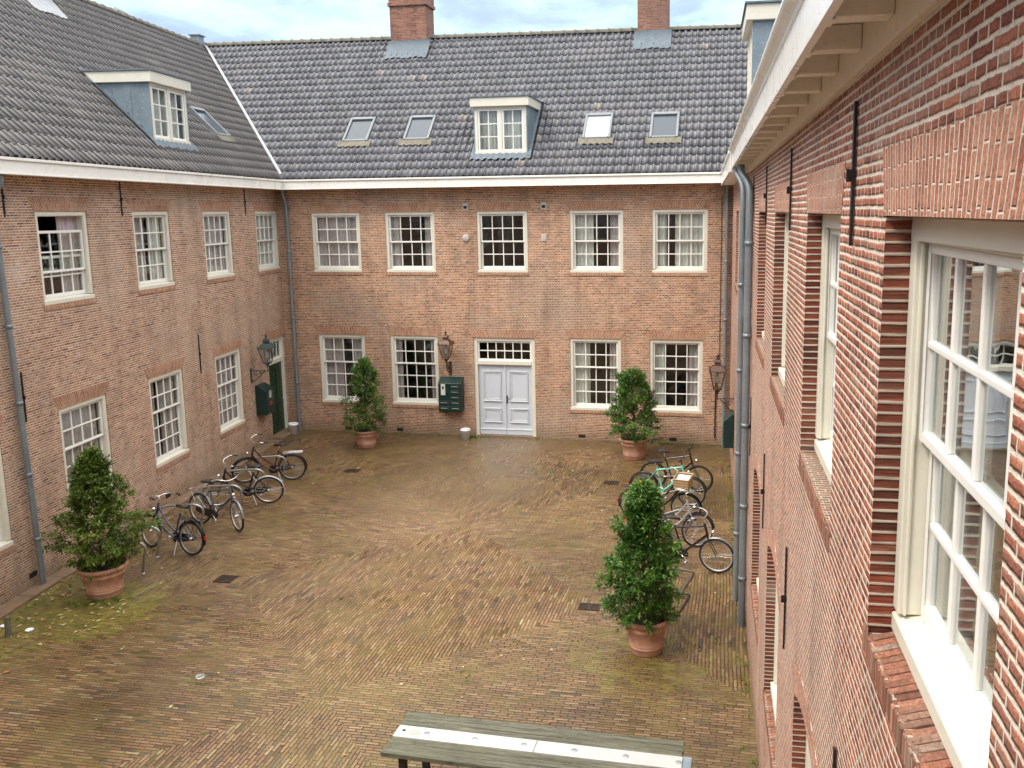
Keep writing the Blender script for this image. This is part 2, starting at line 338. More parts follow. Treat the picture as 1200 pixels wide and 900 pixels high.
# ------------------------------------------------------------------ mesh helper
class MB:
    def __init__(s): s.v = []; s.f = []; s.uv = []; s.mi = []; s.T = None; s.sm = []
    def face(s, pts, uv=None, m=0, smooth=False):
        i = len(s.v); s.v += [tuple(p) for p in pts]; s.f.append(tuple(range(i, i+len(pts))))
        s.uv.append(uv or [(p[0]+p[1], p[2]) for p in pts]); s.mi.append(m); s.sm.append(smooth)
    def box(s, x0, x1, y0, y1, z0, z1, m=0):
        a, b, c, d = (x0, y0, z0), (x1, y0, z0), (x1, y1, z0), (x0, y1, z0)
        e, f, g, h = (x0, y0, z1), (x1, y0, z1), (x1, y1, z1), (x0, y1, z1)
        s.face([a, b, f, e], m=m); s.face([b, c, g, f], m=m); s.face([c, d, h, g], m=m); s.face([d, a, e, h], m=m)
        s.face([e, f, g, h], [(p[0], p[1]) for p in (e, f, g, h)], m=m); s.face([d, c, b, a], [(p[0], p[1]) for p in (d, c, b, a)], m=m)
    def obox(s, mat, hx, hy, hz, m=0):
        c = [mat @ Vector((sx*hx, sy*hy, sz*hz)) for sz in (-1, 1) for sy in (-1, 1) for sx in (-1, 1)]
        for q in ((0, 1, 5, 4), (1, 3, 7, 5), (3, 2, 6, 7), (2, 0, 4, 6), (4, 5, 7, 6), (2, 3, 1, 0)):
            s.face([c[k] for k in q], m=m)
    def grid(s, rows, close=False, m=0, smooth=True):
        i = len(s.v); n = len(rows[0])
        for r in rows: s.v += [tuple(p) for p in r]
        for a in range(len(rows)-1):
            for b in range(n if close else n-1):
                c = (b+1) % n
                s.f.append((i+a*n+b, i+a*n+c, i+(a+1)*n+c, i+(a+1)*n+b)); s.mi.append(m); s.sm.append(smooth)
                s.uv.append([(b*.1, a*.1), (b*.1+.1, a*.1), (b*.1+.1, a*.1+.1), (b*.1, a*.1+.1)])
    def tube(s, pts, r, n=8, m=0, closed=False, caps=True):
        pts = [Vector(p) for p in pts]; rs = r if isinstance(r, (list, tuple)) else [r]*len(pts)
        rows = []; up = None
        N = len(pts)
        for i, p in enumerate(pts):
            if closed: t = (pts[(i+1) % N]-pts[i-1])
            else: t = pts[min(i+1, N-1)]-pts[max(i-1, 0)]
            t.normalize()
            if up is None: up = Vector((0, 0, 1)) if abs(t.z) < .9 else Vector((1, 0, 0))
            a = t.cross(up)
            if a.length < 1e-4: a = t.orthogonal()
            a.normalize(); b = t.cross(a); up = -b if False else a.cross(t)
            rows.append([p+(a*math.cos(2*math.pi*k/n)+b*math.sin(2*math.pi*k/n))*rs[i] for k in range(n)])
        if closed: rows.append(rows[0])
        s.grid(rows, True, m)
        if caps and not closed:
            s.face(list(reversed(rows[0])), m=m); s.face(rows[-1], m=m)
    def lathe(s, prof, n=32, c=(0, 0, 0), m=0, smooth=True, wob=0.0):
        rows = []
        for r, z in prof:
            rows.append([(c[0]+r*math.cos(2*math.pi*k/n), c[1]+r*math.sin(2*math.pi*k/n), c[2]+z) for k in range(n)])
        s.grid(rows, True, m, smooth)
    def build(s, name, mats, parent=None, X=None, loc=None):
        me = bpy.data.meshes.new(name); vs = s.v
        if X is not None: vs = [tuple(X @ Vector(p)) for p in vs] if isinstance(X, Matrix) else [tuple(X(Vector(p))) for p in vs]
        me.from_pydata(vs, [], s.f)
        ul = me.uv_layers.new(name='UVMap'); k = 0; data = []
        for u in s.uv:
            for q in u: data += [q[0], q[1]]
        ul.data.foreach_set('uv', data)
        me.polygons.foreach_set('material_index', s.mi); me.polygons.foreach_set('use_smooth', s.sm)
        for mt in (mats if isinstance(mats, (list, tuple)) else [mats]): me.materials.append(M[mt])
        me.update(); o = bpy.data.objects.new(name, me); COL.objects.link(o)
        if parent is not None: o.parent = parent
        if loc is not None: o.location = loc
        return o

def merge(o, d=.0004):
    bm = bmesh.new(); bm.from_mesh(o.data); bmesh.ops.remove_doubles(bm, verts=bm.verts, dist=d); bm.to_mesh(o.data); bm.free()
def bevel(o, w, seg=2):
    merge(o); md = o.modifiers.new('Bevel', 'BEVEL'); md.width = w; md.segments = seg; md.limit_method = 'ANGLE'; md.angle_limit = R(40)
    return o

def tag(o, label=None, cat=None, group=None, kind=None):
    if label: o['label'] = label
    if cat: o['category'] = cat
    if group: o['group'] = group
    if kind: o['kind'] = kind
    return o
def thing(name, loc, rz=0, label=None, cat=None, group=None):
    o = bpy.data.objects.new(name, None); COL.objects.link(o); o.empty_display_size = .2
    o.location = loc; o.rotation_euler = (0, 0, rz); return tag(o, label, cat, group)
def copy_tree(o, parent=None):
    c = o.copy(); COL.objects.link(c)
    if parent is not None: c.parent = parent
    for ch in list(o.children): copy_tree(ch, c)
    return c

# ------------------------------------------------------------------ setting: ground
def ground():
    mb = MB(); xs = [-400, -60, -20, 8, 40, 400]; ys = [-300, -40, -6, 30, 60, 500]
    for i in range(5):
        for j in range(5):
            mb.face([(xs[i], ys[j], 0), (xs[i+1], ys[j], 0), (xs[i+1], ys[j+1], 0), (xs[i], ys[j+1], 0)])
    o = mb.build('ground', 'paving'); tag(o, 'wet brown clay brick paving of the courtyard laid in diamonds', 'paving', kind='structure')
ground()

# ------------------------------------------------------------------ facades
WT = .35
def facade(mb, a0, a1, z0, z1, ops, front=0, arch=1, jamb=0, archh=.30, archw=.16, sill=True):
    """brick wall with real openings; ops: dict(a0,a1,z0,z1,rise)"""
    xs = sorted({a0, a1} | {o['a0'] for o in ops} | {o['a1'] for o in ops})
    zs = sorted({z0, z1} | {o['z0'] for o in ops} | {o['z1']+o.get('rise', 0) for o in ops})
    def inside(xm, zm): return any(o['a0'] < xm < o['a1'] and o['z0'] < zm < o['z1']+o.get('rise', 0) for o in ops)
    for i in range(len(xs)-1):
        for j in range(len(zs)-1):
            if inside((xs[i]+xs[i+1])/2, (zs[j]+zs[j+1])/2): continue
            mb.face([(xs[i], 0, zs[j]), (xs[i+1], 0, zs[j]), (xs[i+1], 0, zs[j+1]), (xs[i], 0, zs[j+1])],
                    [(xs[i], zs[j]), (xs[i+1], zs[j]), (xs[i+1], zs[j+1]), (xs[i], zs[j+1])], front)
    for o in ops:
        A, B, C, D = o['a0'], o['a1'], o['z0'], o['z1']; rise = o.get('rise', 0); d = WT
        ua = round(A/.18)*.18+.0125; ub = round(B/.18)*.18+.0125; dd = d*.09
        if o.get('L'): ua = round(A/o['L'])*o['L']+.0125; ub = round(B/o['L'])*o['L']+.0125
        mb.face([(A, 0, C), (A, 0, D), (A, d, D), (A, d, C)], [(ua, C), (ua, D), (ua+dd, D), (ua+dd, C)], jamb)
        mb.face([(B, 0, D), (B, 0, C), (B, d, C), (B, d, D)], [(ub, D), (ub, C), (ub+dd, C), (ub+dd, D)], jamb)
        mb.face([(A, 0, C), (A, d, C), (B, d, C), (B, 0, C)], [(C, A), (C+d, A), (C+d, B), (C, B)], front)
        n = 12
        def zt(t): return D+rise*(1-(2*t-1)**2)
        for k in range(n):
            t0, t1 = k/n, (k+1)/n; x0, x1 = A+(B-A)*t0, A+(B-A)*t1
            mb.face([(x0, 0, zt(t0)), (x1, 0, zt(t1)), (x1, d, zt(t1)), (x0, d, zt(t0))], [(0, x0), (0, x1), (d, x1), (d, x0)], arch)
            if rise: mb.face([(x0, 0, zt(t0)), (x1, 0, zt(t1)), (x1, 0, D+rise), (x0, 0, D+rise)], [(x0, zt(t0)), (x1, zt(t1)), (x1, D+rise), (x0, D+rise)], front)
        # fan-shaped flat arch, standing 4 mm proud
        e = archw; h = o.get('archh', archh)
        for k in range(n):
            t0, t1 = k/n, (k+1)/n
            b0, b1 = A-.02+(B-A+.04)*t0, A-.02+(B-A+.04)*t1; c0, c1 = A-e+(B-A+2*e)*t0, A-e+(B-A+2*e)*t1
            zb0, zb1 = (zt(t0), zt(t1)); top = D+h+rise
            if rise: tz0, tz1 = zb0+h, zb1+h
            else: tz0 = tz1 = top
            mb.face([(b0, -.004, zb0), (b1, -.004, zb1), (c1, -.004, tz1), (c0, -.004, tz0)],
                    [(zb0, (b0+c0)/2), (zb1, (b1+c1)/2), (tz1, (b1+c1)/2), (tz0, (b0+c0)/2)], arch)
            if k == 0: mb.face([(b0, 0, zb0), (b0, -.004, zb0), (c0, -.004, tz0), (c0, 0, tz0)], m=arch)
            if k == n-1: mb.face([(b1, -.004, zb1), (b1, 0, zb1), (c1, 0, tz1), (c1, -.004, tz1)], m=arch)
            mb.face([(b0, 0, zb0), (b1, 0, zb1), (b1, -.004, zb1), (b0, -.004, zb0)], m=arch)
            mb.face([(c1, 0, tz1), (c0, 0, tz0), (c0, -.004, tz0), (c1, -.004, tz1)], m=arch)
        if sill and C > .3:      # brick-on-edge sill course
            A2, B2 = A-.03, B+.03
            p = o.get('silld', .018)
            mb.face([(A2, -p, C-.09), (B2, -p, C-.09), (B2, -p, C-.002), (A2, -p, C-.002)], [(.02, A2), (.02, B2), (.11, B2), (.11, A2)], arch)
            mb.face([(A2, -p, C-.002), (B2, -p, C-.002), (B2, .0, C-.002), (A2, .0, C-.002)], [(.11, A2), (.11, B2), (.14, B2), (.14, A2)], arch)
            mb.face([(A2, 0, C-.09), (B2, 0, C-.09), (B2, -p, C-.09), (A2, -p, C-.09)], m=arch)
            mb.face([(A2, 0, C-.09), (A2, -p, C-.09), (A2, -p, C-.002), (A2, 0, C-.002)], m=arch)
            mb.face([(B2, -p, C-.09), (B2, 0, C-.09), (B2, 0, C-.002), (B2, -p, C-.002)], m=arch)

def bars(mb, x0, x1, z0, z1, y, cols, rows, st, bw, th, bottom=None):
    """one sash: stiles, rails and glazing bars"""
    bt = bottom or st
    mb.box(x0, x0+st, y, y+th, z0, z1); mb.box(x1-st, x1, y, y+th, z0, z1)
    mb.box(x0+st, x1-st, y, y+th, z1-st, z1); mb.box(x0+st, x1-st, y, y+th, z0, z0+bt)
    X0, X1, Z0, Z1 = x0+st, x1-st, z0+bt, z1-st
    for i in range(1, cols):
        c = X0+(X1-X0)*i/cols; mb.box(c-bw/2, c+bw/2, y+.006, y+th-.004, Z0, Z1)
    for j in range(1, rows):
        c = Z0+(Z1-Z0)*j/rows; mb.box(X0, X1, y+.004, y+th-.006, c-bw/2, c+bw/2)
    return X0, X1, Z0, Z1
def pane(mb, X0, X1, Z0, Z1, y):
    mb.box(X0-.004, X1+.004, y, y+.004, Z0-.004, Z1+.004)

def curtain(parent, x0, x1, z0, z1, y, mat='curtain', folds=None, label=None):
    mb = MB(); n = max(6, int((x1-x0)/.018)); ph = rnd.random()*6; rows = []
    for j in range(5):
        z = z0+(z1-z0)*j/4; r = []
        for i in range(n+1):
            x = x0+(x1-x0)*i/n
            r.append((x, y+.028*math.sin(x*52+ph+.5*math.sin(x*9+j*.15))+.012*math.sin(x*23+ph), z))
        rows.append(r)
    back = [[(p[0], p[1]+.004, p[2]) for p in r] for r in rows]
    mb.grid(rows); mb.grid([list(reversed(r)) for r in back])
    return mb.build('curtain', mat, parent)

def sash_window(parent, a0, a1, z0, z1, recess, rt=2, rb=2, cols=4, curt=(), drop=0.0, glass='glass', ymul=1.0, name='window', hi=False):
    """box-frame sash window set in an opening; returns the frame part"""
    f = MB(); fw = .085; y0 = recess; y1 = recess+.16
    f.box(a0, a0+fw, y0, y1, z0+.10, z1-fw); f.box(a1-fw, a1, y0, y1, z0+.10, z1-fw)
    f.box(a0, a1, y0, y1, z1-fw, z1)
    # sill: sloping block with a nose
    sy = y0-(.004 if hi else .03)
    f.face([(a0, sy, z0), (a1, sy, z0), (a1, sy, z0+.075), (a0, sy, z0+.075)])
    f.face([(a0, sy, z0+.075), (a1, sy, z0+.075), (a1, y1, z0+.115), (a0, y1, z0+.115)])
    f.face([(a0, y1, z0), (a1, y1, z0), (a1, sy, z0), (a0, sy, z0)])
    f.face([(a0, y1, z0), (a0, sy, z0), (a0, sy, z0+.075), (a0, y1, z0+.115)]); f.face([(a1, sy, z0), (a1, y1, z0), (a1, y1, z0+.115), (a1, sy, z0+.075)])
    # inner bead
    f.box(a0+fw, a0+fw+.014, y0+.018, y0+.034, z0+.10, z1-fw-.014); f.box(a1-fw-.014, a1-fw, y0+.018, y0+.034, z0+.10, z1-fw-.014)
    f.box(a0+fw, a1-fw, y0+.018, y0+.034, z1-fw-.014, z1-fw)
    W = f.build(name, 'cream', parent); bevel(W, .006 if hi else .004, 2 if hi else 1)
    X0, X1, Z0, Z1 = a0+fw+.004, a1-fw-.004, z0+.105, z1-fw-.004
    H = Z1-Z0; mid = Z0+H*rb/(rt+rb)
    st, bw, th = (.05, .028, .038)
    up = MB(); q = bars(up, X0, X1, mid-.02-drop, Z1-drop, y0+.045, cols, rt, st, bw, th, .042)
    so = up.build('sash', 'white', W); bevel(so, .006 if hi else .004, 2 if hi else 1)
    g = MB(); pane(g, *q, y0+.045+th*.6); g.build('glass', glass, so if False else W)
    lo = MB(); q = bars(lo, X0, X1, Z0, mid+.022, y0+.09, cols, rb, st, bw, th, .07)
    lo_o = lo.build('sash', 'white', W); bevel(lo_o, .006 if hi else .004, 2 if hi else 1)
    g = MB(); pane(g, *q, y0+.09+th*.6); g.build('glass', glass, W)
    for c in curt:
        x0 = X0+(X1-X0)*c[0]; x1 = X0+(X1-X0)*c[1]; zz = Z0+.02+(H*(c[3] if len(c) > 3 else 0))
        curtain(W, x0, x1, zz, Z1-.01, y0+.18, c[2] if len(c) > 2 else 'curtain')
    return W

def shell(parent, a0, a1, zt, depth=5.0):
    """rooms behind the facade: inner wall surfaces, floors and partitions"""
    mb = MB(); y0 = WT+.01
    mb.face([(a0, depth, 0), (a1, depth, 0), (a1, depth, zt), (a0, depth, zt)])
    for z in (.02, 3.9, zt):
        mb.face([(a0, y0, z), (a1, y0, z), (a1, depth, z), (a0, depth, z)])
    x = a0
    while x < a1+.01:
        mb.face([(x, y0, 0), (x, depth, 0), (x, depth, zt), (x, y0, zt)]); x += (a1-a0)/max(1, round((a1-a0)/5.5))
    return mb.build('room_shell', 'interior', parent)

def tube_path(pts, rad=.10, n=5):
    """rounded polyline"""
    out = [Vector(pts[0])]
    for i in range(1, len(pts)-1):
        p, a, b = Vector(pts[i]), Vector(pts[i-1]), Vector(pts[i+1])
        r = min(rad, (a-p).length*.48, (b-p).length*.48); s = p+(a-p).normalized()*r; e = p+(b-p).normalized()*r
        for k in range(n+1):
            t = k/n; out.append(s*(1-t)**2+p*2*t*(1-t)+e*t*t)
    out.append(Vector(pts[-1])); return out

def drainpipe(parent, pts, r=.05, rings=(), rad=.12, wall=None):
    mb = MB(); mb.tube(tube_path(pts, rad), r, 14)
    o = mb.build('drainpipe', 'pipe', parent)
    for (a, b, z) in rings:
        k = MB()
        k.lathe([(r+.002, -.03), (r+.012, -.03), (r+.014, 0), (r+.012, .03), (r+.002, .03)], 14, (a, b, z))
        k.box(a-.012, a+.012, b+r*.6, 0.0, z-.012, z+.012)
        k.box(a+r, a+r+.045, b-.006, b+.006, z-.014, z+.014)
        k.build('pipe_bracket', 'pipe', o)
    return o

def anchor(parent, a, z0, z1, w=.028):
    mb = MB(); m = (z0+z1)/2; th = .014
    # tapered flat bar with a wedge through its middle
    for (za, wa, zb, wb) in ((z0, w*.35, z0+.10, w*.55), (z0+.10, w*.55, m, w*.62), (m, w*.62, z1, w*.5)):
        y0, y1 = -.006-th, -.006
        p = [(a-wa, y0, za), (a+wa, y0, za), (a+wb, y0, zb), (a-wb, y0, zb)]; q = [(x, y1, z) for x, y, z in p]
        mb.face(p); mb.face([p[1], q[1], q[2], p[2]]); mb.face([q[0], p[0], p[3], q[3]]); mb.face([q[3], q[2], q[1], q[0]])
        if za == z0: mb.face([q[0], q[1], p[1], p[0]])
        if zb == z1: mb.face([p[3], p[2], q[2], q[3]])
    mb.box(a-.020, a+.020, -.03, .0, m-.012, m+.012); mb.box(a-.008, a+.008, -.045, -.018, m-.035, m+.025)
    return mb.build('wall_anchor', 'iron', parent)

def vent(parent, a, z, w=.2, h=.09):
    mb = MB(); mb.box(a-w/2, a+w/2, -.006, .01, z-h/2, z+h/2, 0)
    n = 5
    for i in range(n):
        x = a-w/2+.02+(w-.04)*i/(n-1); mb.box(x-.005, x+.005, -.012, -.006, z-h/2+.01, z+h/2-.01, 1)
    return mb.build('air_vent', ['dark', 'grate'], parent)

# ------------------------------------------------------------------ roofs
TW, TE, EAVE = .19, .335, 7.60
def tile_roof(parent, a0, a1, over, ridge_z, mat, clips=(), holes=(), seed=1, phase=0.0, back=True):
    """pantiles on a 45 degree slope; ridge_z is a function of a; holes are (a0,a1,z0,z1)"""
    rr = random.Random(seed); mb = MB()
    prof = [(0, .026), (.10, .042), (.20, .036), (.32, .010), (.46, -.010), (.62, -.017), (.78, -.012), (.92, .004), (1.03, .016)]
    c45 = math.sqrt(.5); ncol = int((a1-a0)/TW)
    zr0 = max(ridge_z(a0), ridge_z(a1)); nrow = int((zr0-EAVE)/c45/TE)+1
    def P(a, l, h):   # l = distance up the slope
        return (a, -over+l*c45-h*c45, EAVE+l*c45+h*c45)
    for c in range(ncol):
        x = a0+c*TW; zr = ridge_z(x+TW/2); Lmax = (zr-EAVE)/c45
        for r_ in range(nrow):
            l0 = r_*TE; l1 = min(l0+TE, Lmax)
            if l0 >= Lmax: break
            zc = EAVE+(l0+TE*.5)*c45
            if any(h[0]-.02 < x+TW/2 < h[1]+.02 and h[2]-.05 < zc < h[3]+.05 for h in holes): continue
            jx = rr.uniform(-.004, .004); jl = rr.uniform(-.010, .010); jh = rr.uniform(0, .008); jr = rr.uniform(-.006, .006)
            lo = [P(x+t*TW+jx, l0+jl-.01+jr*(t-.5), h+.013+jh) for t, h in prof]
            hi = [P(x+t*TW+jx, l1+.02, h*.97+.004) for t, h in prof]
            un = [P(x+t*TW+jx, l0+jl-.01+jr*(t-.5), h-.004) for t, h in prof]
            i = len(mb.v); mb.v += lo+hi+un; n = 9
            for k in range(8):
                uvx = c+prof[k][0]*.98; uvx2 = c+prof[k+1][0]*.98
                mb.f.append((i+k, i+k+1, i+n+k+1, i+n+k)); mb.uv.append([(uvx, r_+.02), (uvx2, r_+.02), (uvx2, r_+.97), (uvx, r_+.97)]); mb.mi.append(0); mb.sm.append(True)
                mb.f.append((i+2*n+k, i+2*n+k+1, i+k+1, i+k)); mb.uv.append([(uvx, r_+.02)]*4); mb.mi.append(1); mb.sm.append(False)
    # roofing boards under the tiles and the far slope behind the ridge
    zr_a, zr_b = ridge_z(a0), ridge_z(a1)
    def cell(aa, bb, la, lb):
        mb.face([P(aa, la, -.045), P(bb, la, -.045), P(bb, lb, -.045), P(aa, lb, -.045)], m=1)
    na = 40
    for k in range(na):
        aa, bb = a0+(a1-a0)*k/na, a0+(a1-a0)*(k+1)/na
        la, lb = (ridge_z(aa)-EAVE)/c45, (ridge_z(bb)-EAVE)/c45
        mb.face([P(aa, 0, -.045), P(bb, 0, -.045), P(bb, lb, -.045), P(aa, la, -.045)], m=1)
        if back:
            ra, rb = P(aa, la, -.045), P(bb, lb, -.045)
            mb.face([ra, rb, (bb, rb[1]+4.7, EAVE), (aa, ra[1]+4.7, EAVE)], m=1)
    o = mb.build('roof', [mat, 'dark'], parent)
    bm = bmesh.new(); bm.from_mesh(o.data)
    for co, no in clips:
        bmesh.ops.bisect_plane(bm, geom=bm.verts[:]+bm.edges[:]+bm.faces[:], plane_co=co, plane_no=no, clear_outer=True)
    bm.to_mesh(o.data); bm.free()
    return o
def roof_z(b, over): return EAVE+b+over
def ridge_tiles(parent, pts, mat='ridge', seed=3):
    rr = random.Random(seed); mb = MB(); 
    for (p, q) in zip(pts, pts[1:]):
        p, q = Vector(p), Vector(q); n = int((q-p).length/.36); d = (q-p)/n; ax = d.normalized(); sd = ax.cross(Vector((0, 0, 1))).normalized(); up = sd.cross(ax)
        for k in range(n):
            a = p+d*k; b = p+d*(k+1.08); rows = []
            for (c, rad) in ((a, .115), (a+ax*.05, .125), (a+ax*.06, .105), (b, .10)):
                rad *= rr.uniform(.97, 1.04)
                rows.append([c+sd*math.cos(t)*rad+up*(math.sin(t)*rad-.02) for t in [math.pi*j/8-.15+.0375*j for j in range(9)]])
            mb.grid(rows)
    return mb.build('ridge_tiles', mat, parent)

def skylight(parent, a, z0, over, w=.80, l=1.05, glass='skyglass_dark', label=None):
    c = math.sqrt(.5); b0 = z0-EAVE-over
    X = Matrix(((1, 0, 0, a), (0, c, -c, b0), (0, c, c, z0), (0, 0, 0, 1)))   # x along, y up the slope, z out of it
    mb = MB(); t = .07; h0, h1 = -.04, .10
    mb.box(-w/2, -w/2+t, 0, l, h0, h1); mb.box(w/2-t, w/2, 0, l, h0, h1); mb.box(-w/2+t, w/2-t, l-.11, l, h0, h1+.012); mb.box(-w/2+t, w/2-t, 0, t*.9, h0, h1-.012)
    o = mb.build('skylight', 'skyframe', parent, X); bevel(o, .008, 1)
    if label: o['label'] = label
    g = MB(); g.box(-w/2+t, w/2-t, t*.9, l-.11, .03, .055); g.build('glass', glass, o, X)
    f = MB(); n = 16
    rows = [[(-w/2-.1+(w+.2)*i/n, -.22+.0+.02*math.sin(i*3.1), .052+.03*math.cos(i*2.2)) for i in range(n+1)], [(-w/2-.1+(w+.2)*i/n, .01, .07) for i in range(n+1)]]
    f.grid(rows); f.build('lead_flashing', 'ridge', o, X)
    return o

def dormer(parent, a0, a1, bf, z0, z1, over, lid=.28, ext=.10, cols=2, rows=3, lean=True):
    f = MB(); y0, y1 = bf, bf+.10; fw = .085
    f.box(a0, a0+fw, y0, y1, z0+.10, z1-.06); f.box(a1-fw, a1, y0, y1, z0+.10, z1-.06); f.box(a0, a1, y0, y1, z1-.06, z1)
    f.box(a0, a1, y0-.03, y1, z0, z0+.10); m = (a0+a1)/2; f.box(m-.045, m+.045, y0, y1, z0+.10, z1-.06)
    D = f.build('dormer', 'cream', parent); bevel(D, .005, 1)
    for (xa, xb) in ((a0+fw, m-.045), (m+.045, a1-fw)):
        s_ = MB(); q = bars(s_, xa+.004, xb-.004, z0+.105, z1-.065, y0+.02, cols, rows, .045, .026, .04, .05)
        s_.build('sash', 'white', D); g = MB(); pane(g, *q, y0+.045); g.build('glass', 'glass', D)
    curtain(D, a0+fw, a1-fw, z0+.1, z1-.1, y0+.22, 'curtain_pale')
    # side walls of zinc sheet
    for sx, xa in ((-1, a0), (1, a1)):
        k = MB(); bb = z1-EAVE-over; x1 = xa+sx*.03
        for x in (xa, x1): 
            p = [(x, bf+.0, z0-.02), (x, bb+.05, z1+.02), (x, bf, z1+.02)]
            k.face(p)
        k.face([(xa, bf, z0-.02), (x1, bf, z0-.02), (x1, bf, z1), (xa, bf, z1)])
        for t in (.33, .66):      # standing seams
            y = bf+(bb-bf)*t; zt = EAVE+over+y
            k.box(x1-.008, x1+.012*sx if sx > 0 else x1+.008, y, y+.02, zt+.02, z1)
        for t in (.18, .4, .62):
            y = bf+(bb-bf)*t; k.box(x1-.02, x1+.02, y, y+.035, EAVE+over+y+.12, EAVE+over+y+.155)
        k.build('cheek', 'zinc', D)
    l = MB(); bt = z1+lid-EAVE-over
    l.box(a0-.10, a1+.10, bf-ext, bt+.1, z1, z1+lid-.03)
    lo = l.build('fascia', 'cream', D); bevel(lo, .01, 1)
    t = MB(); t.box(a0-.13, a1+.13, bf-ext-.03, bt+.15, z1+lid-.03, z1+lid); t.build('flat_roof', 'lead', D)
    # lead apron and side flashings, dressed over the tiles
    ap = MB(); n = 40; w0, w1 = a0-.14, a1+.14
    rows_ = []
    for (dl, hh) in ((-.24, .075), (-.12, .085), (.02, .10)):
        r = []
        for i in range(n+1):
            x = w0+(w1-w0)*i/n; b = bf+dl*.72+.012*math.sin(x*16)*(dl < -.2); wave = .020*math.cos(2*math.pi*(x/TW))*(1 if dl < 0 else .3)
            r.append((x, b, EAVE+over+b+hh+wave))
        rows_.append(r)
    ap.grid(rows_)
    for xa, xb in ((a0-.13, a0-.025), (a1+.025, a1+.13)):
        bb = z1+lid-EAVE-over-.02; r = []
        for k in range(15):
            b = bf-.1+(bb-bf+.1)*k/14; z = EAVE+over+b+.085
            r.append([(xa, b, z), ((xa+xb)/2, b, z+.012), (xb, b, z)])
        ap.grid(r)
    ap.build('lead_flashing', 'lead', D)
    return D

def gutter(parent, a0, a1, over, z0=7.30, z1=7.585, name='gutter', soff=True):
    g = MB(); g.box(a0, a1, -over, -over+.03, z0, z1-.05); g.box(a0, a1, -over-.03, -over+.03, z1-.05, z1)
    g.box(a0, a1, -over-.012, -over, z0, z0+.03)
    o = g.build(name, 'gutter', parent); bevel(o, .004, 1)
    s_ = MB(); s_.box(a0, a1, -over+.03, .0, z0+.02, z0+.045); s_.box(a0, a1, -over+.03, .02, z1-.06, z1-.05)
    s_.build('soffit', 'soffit', o)
    c = MB(); c.box(a0, a1, -over+.05, -over+.08, z1-.03, z1+.03); c.build('gutter_lining', 'dark', o)
    return o

# ------------------------------------------------------------------ LEFT WING
aL, dL = R(-5.9145), 11.0195
LW = thing('brick_building', (-dL, 0, 0), R(95.9145), 'long pinkish brown brick wing with a green door on the left side of the courtyard', 'building')
def opn(a0, a1, z0, z1, **k): return dict(a0=a0, a1=a1, z0=z0, z1=z1, **k)
LU = [(4.85, 6.3), (7.8, 9.25), (10.8, 12.25), (13.80, 15.26), (16.79, 18.22), (19.77, 21.21), (22.70, 24.13)]
LLo = [(4.85, 6.3), (7.8, 9.3), (10.9, 12.37), (13.87, 15.31), (16.84, 18.25), (19.82, 21.21)]
ops = [opn(a, b, 4.99, 6.70) for a, b in LU]+[opn(a, b, .97, 3.03) for a, b in LLo]+[opn(22.91, 24.12, .0, 2.98)]
mb = MB(); facade(mb, -1.0, 24.19, 0, 7.35, ops, archh=.24)
mb.build('wall', ['brick_left', 'arch_left'], LW)
shell(LW, -1, 24.19, 7.3)
full = (0, 1, 'curtain')
cu = {3: ((.55, 1.0, 'curtain'), (0, .12, 'curtain')), 4: ((0, .5, 'curtain'), (.62, 1, 'curtain_pale')), 5: (full,), 6: ((0, 1, 'curtain_pale'),)}
for i, (a, b) in enumerate(LU): sash_window(LW, a, b, 4.99, 6.70, .02, curt=cu.get(i, (full,)), drop=.27 if i == 3 else 0)
cl = {3: (full,), 4: ((.0, .3), (.45, 1.0)), 5: (full,)}
for i, (a, b) in enumerate(LLo): sash_window(LW, a, b, .97, 3.03, .02, 2, 3, curt=cl.get(i, (full,)))
# green door
def left_door():
    a0, a1, z1 = 22.91, 24.12, 2.98; f = MB(); y0 = .05
    f.box(a0, a0+.10, y0, y0+.14, 0, z1-.1); f.box(a1-.10, a1, y0, y0+.14, 0, z1-.1); f.box(a0, a1, y0, y0+.14, z1-.1, z1); f.box(a0+.10, a1-.10, y0+.01, y0+.13, 2.20, 2.32)
    D = f.build('door_frame', 'cream', LW); bevel(D, .005, 1)
    s_ = MB(); q = bars(s_, a0+.10, a1-.10, 2.32, z1-.1, y0+.04, 4, 1, .05, .028, .04); s_.build('transom', 'white', D)
    g = MB(); pane(g, *q, y0+.06); g.build('glass', 'glass', D)
    d = MB(); x0, x1 = a0+.105, a1-.105; d.box(x0, x1, y0+.06, y0+.10, .05, 2.195)
    for (za, zb) in ((.25, .95), (1.1, 2.05)):
        for (p, q2) in ((x0+.12, (x0+x1)/2-.06), ((x0+x1)/2+.06, x1-.12)):
            d.box(p, q2, y0+.045, y0+.06, za, zb)
    dd = d.build('door', 'green', LW); bevel(dd, .01, 1)
    h = MB(); h.lathe([(.0, 0), (.03, .0), (.035, .02), (.0, .035)], 12); h.build('handle', 'chrome', dd, Matrix.Translation((x1-.08, y0+.03, 1.05)) @ Matrix.Rotation(R(90), 4, 'X'))
    st = MB(); st.box(a0-.05, a1+.03, -.32, .10, 0, .09); s2 = st.build('doorstep', 'stone', LW); bevel(s2, .012, 2)
left_door()
gutter(LW, -1.0, 23.72, .42)
drainpipe(LW, [(12.66, -.30, 7.3), (12.66, -.30, 7.15), (12.67, -.10, 6.95), (12.85, -.10, 0)], .052, [(12.85-.026*z, -.10, z) for z in (.9, 2.1, 3.4, 4.75, 6.1)])
for a, z0, z1 in ((19.08, 2.74, 3.7), (16.42, 6.60, 7.3), (22.1, 6.60, 7.3), (13.05, 6.60, 7.3), (10.4, 6.6, 7.3), (7.2, 6.6, 7.3), (13.0, 3.0, 3.9)): anchor(LW, a, z0, z1)
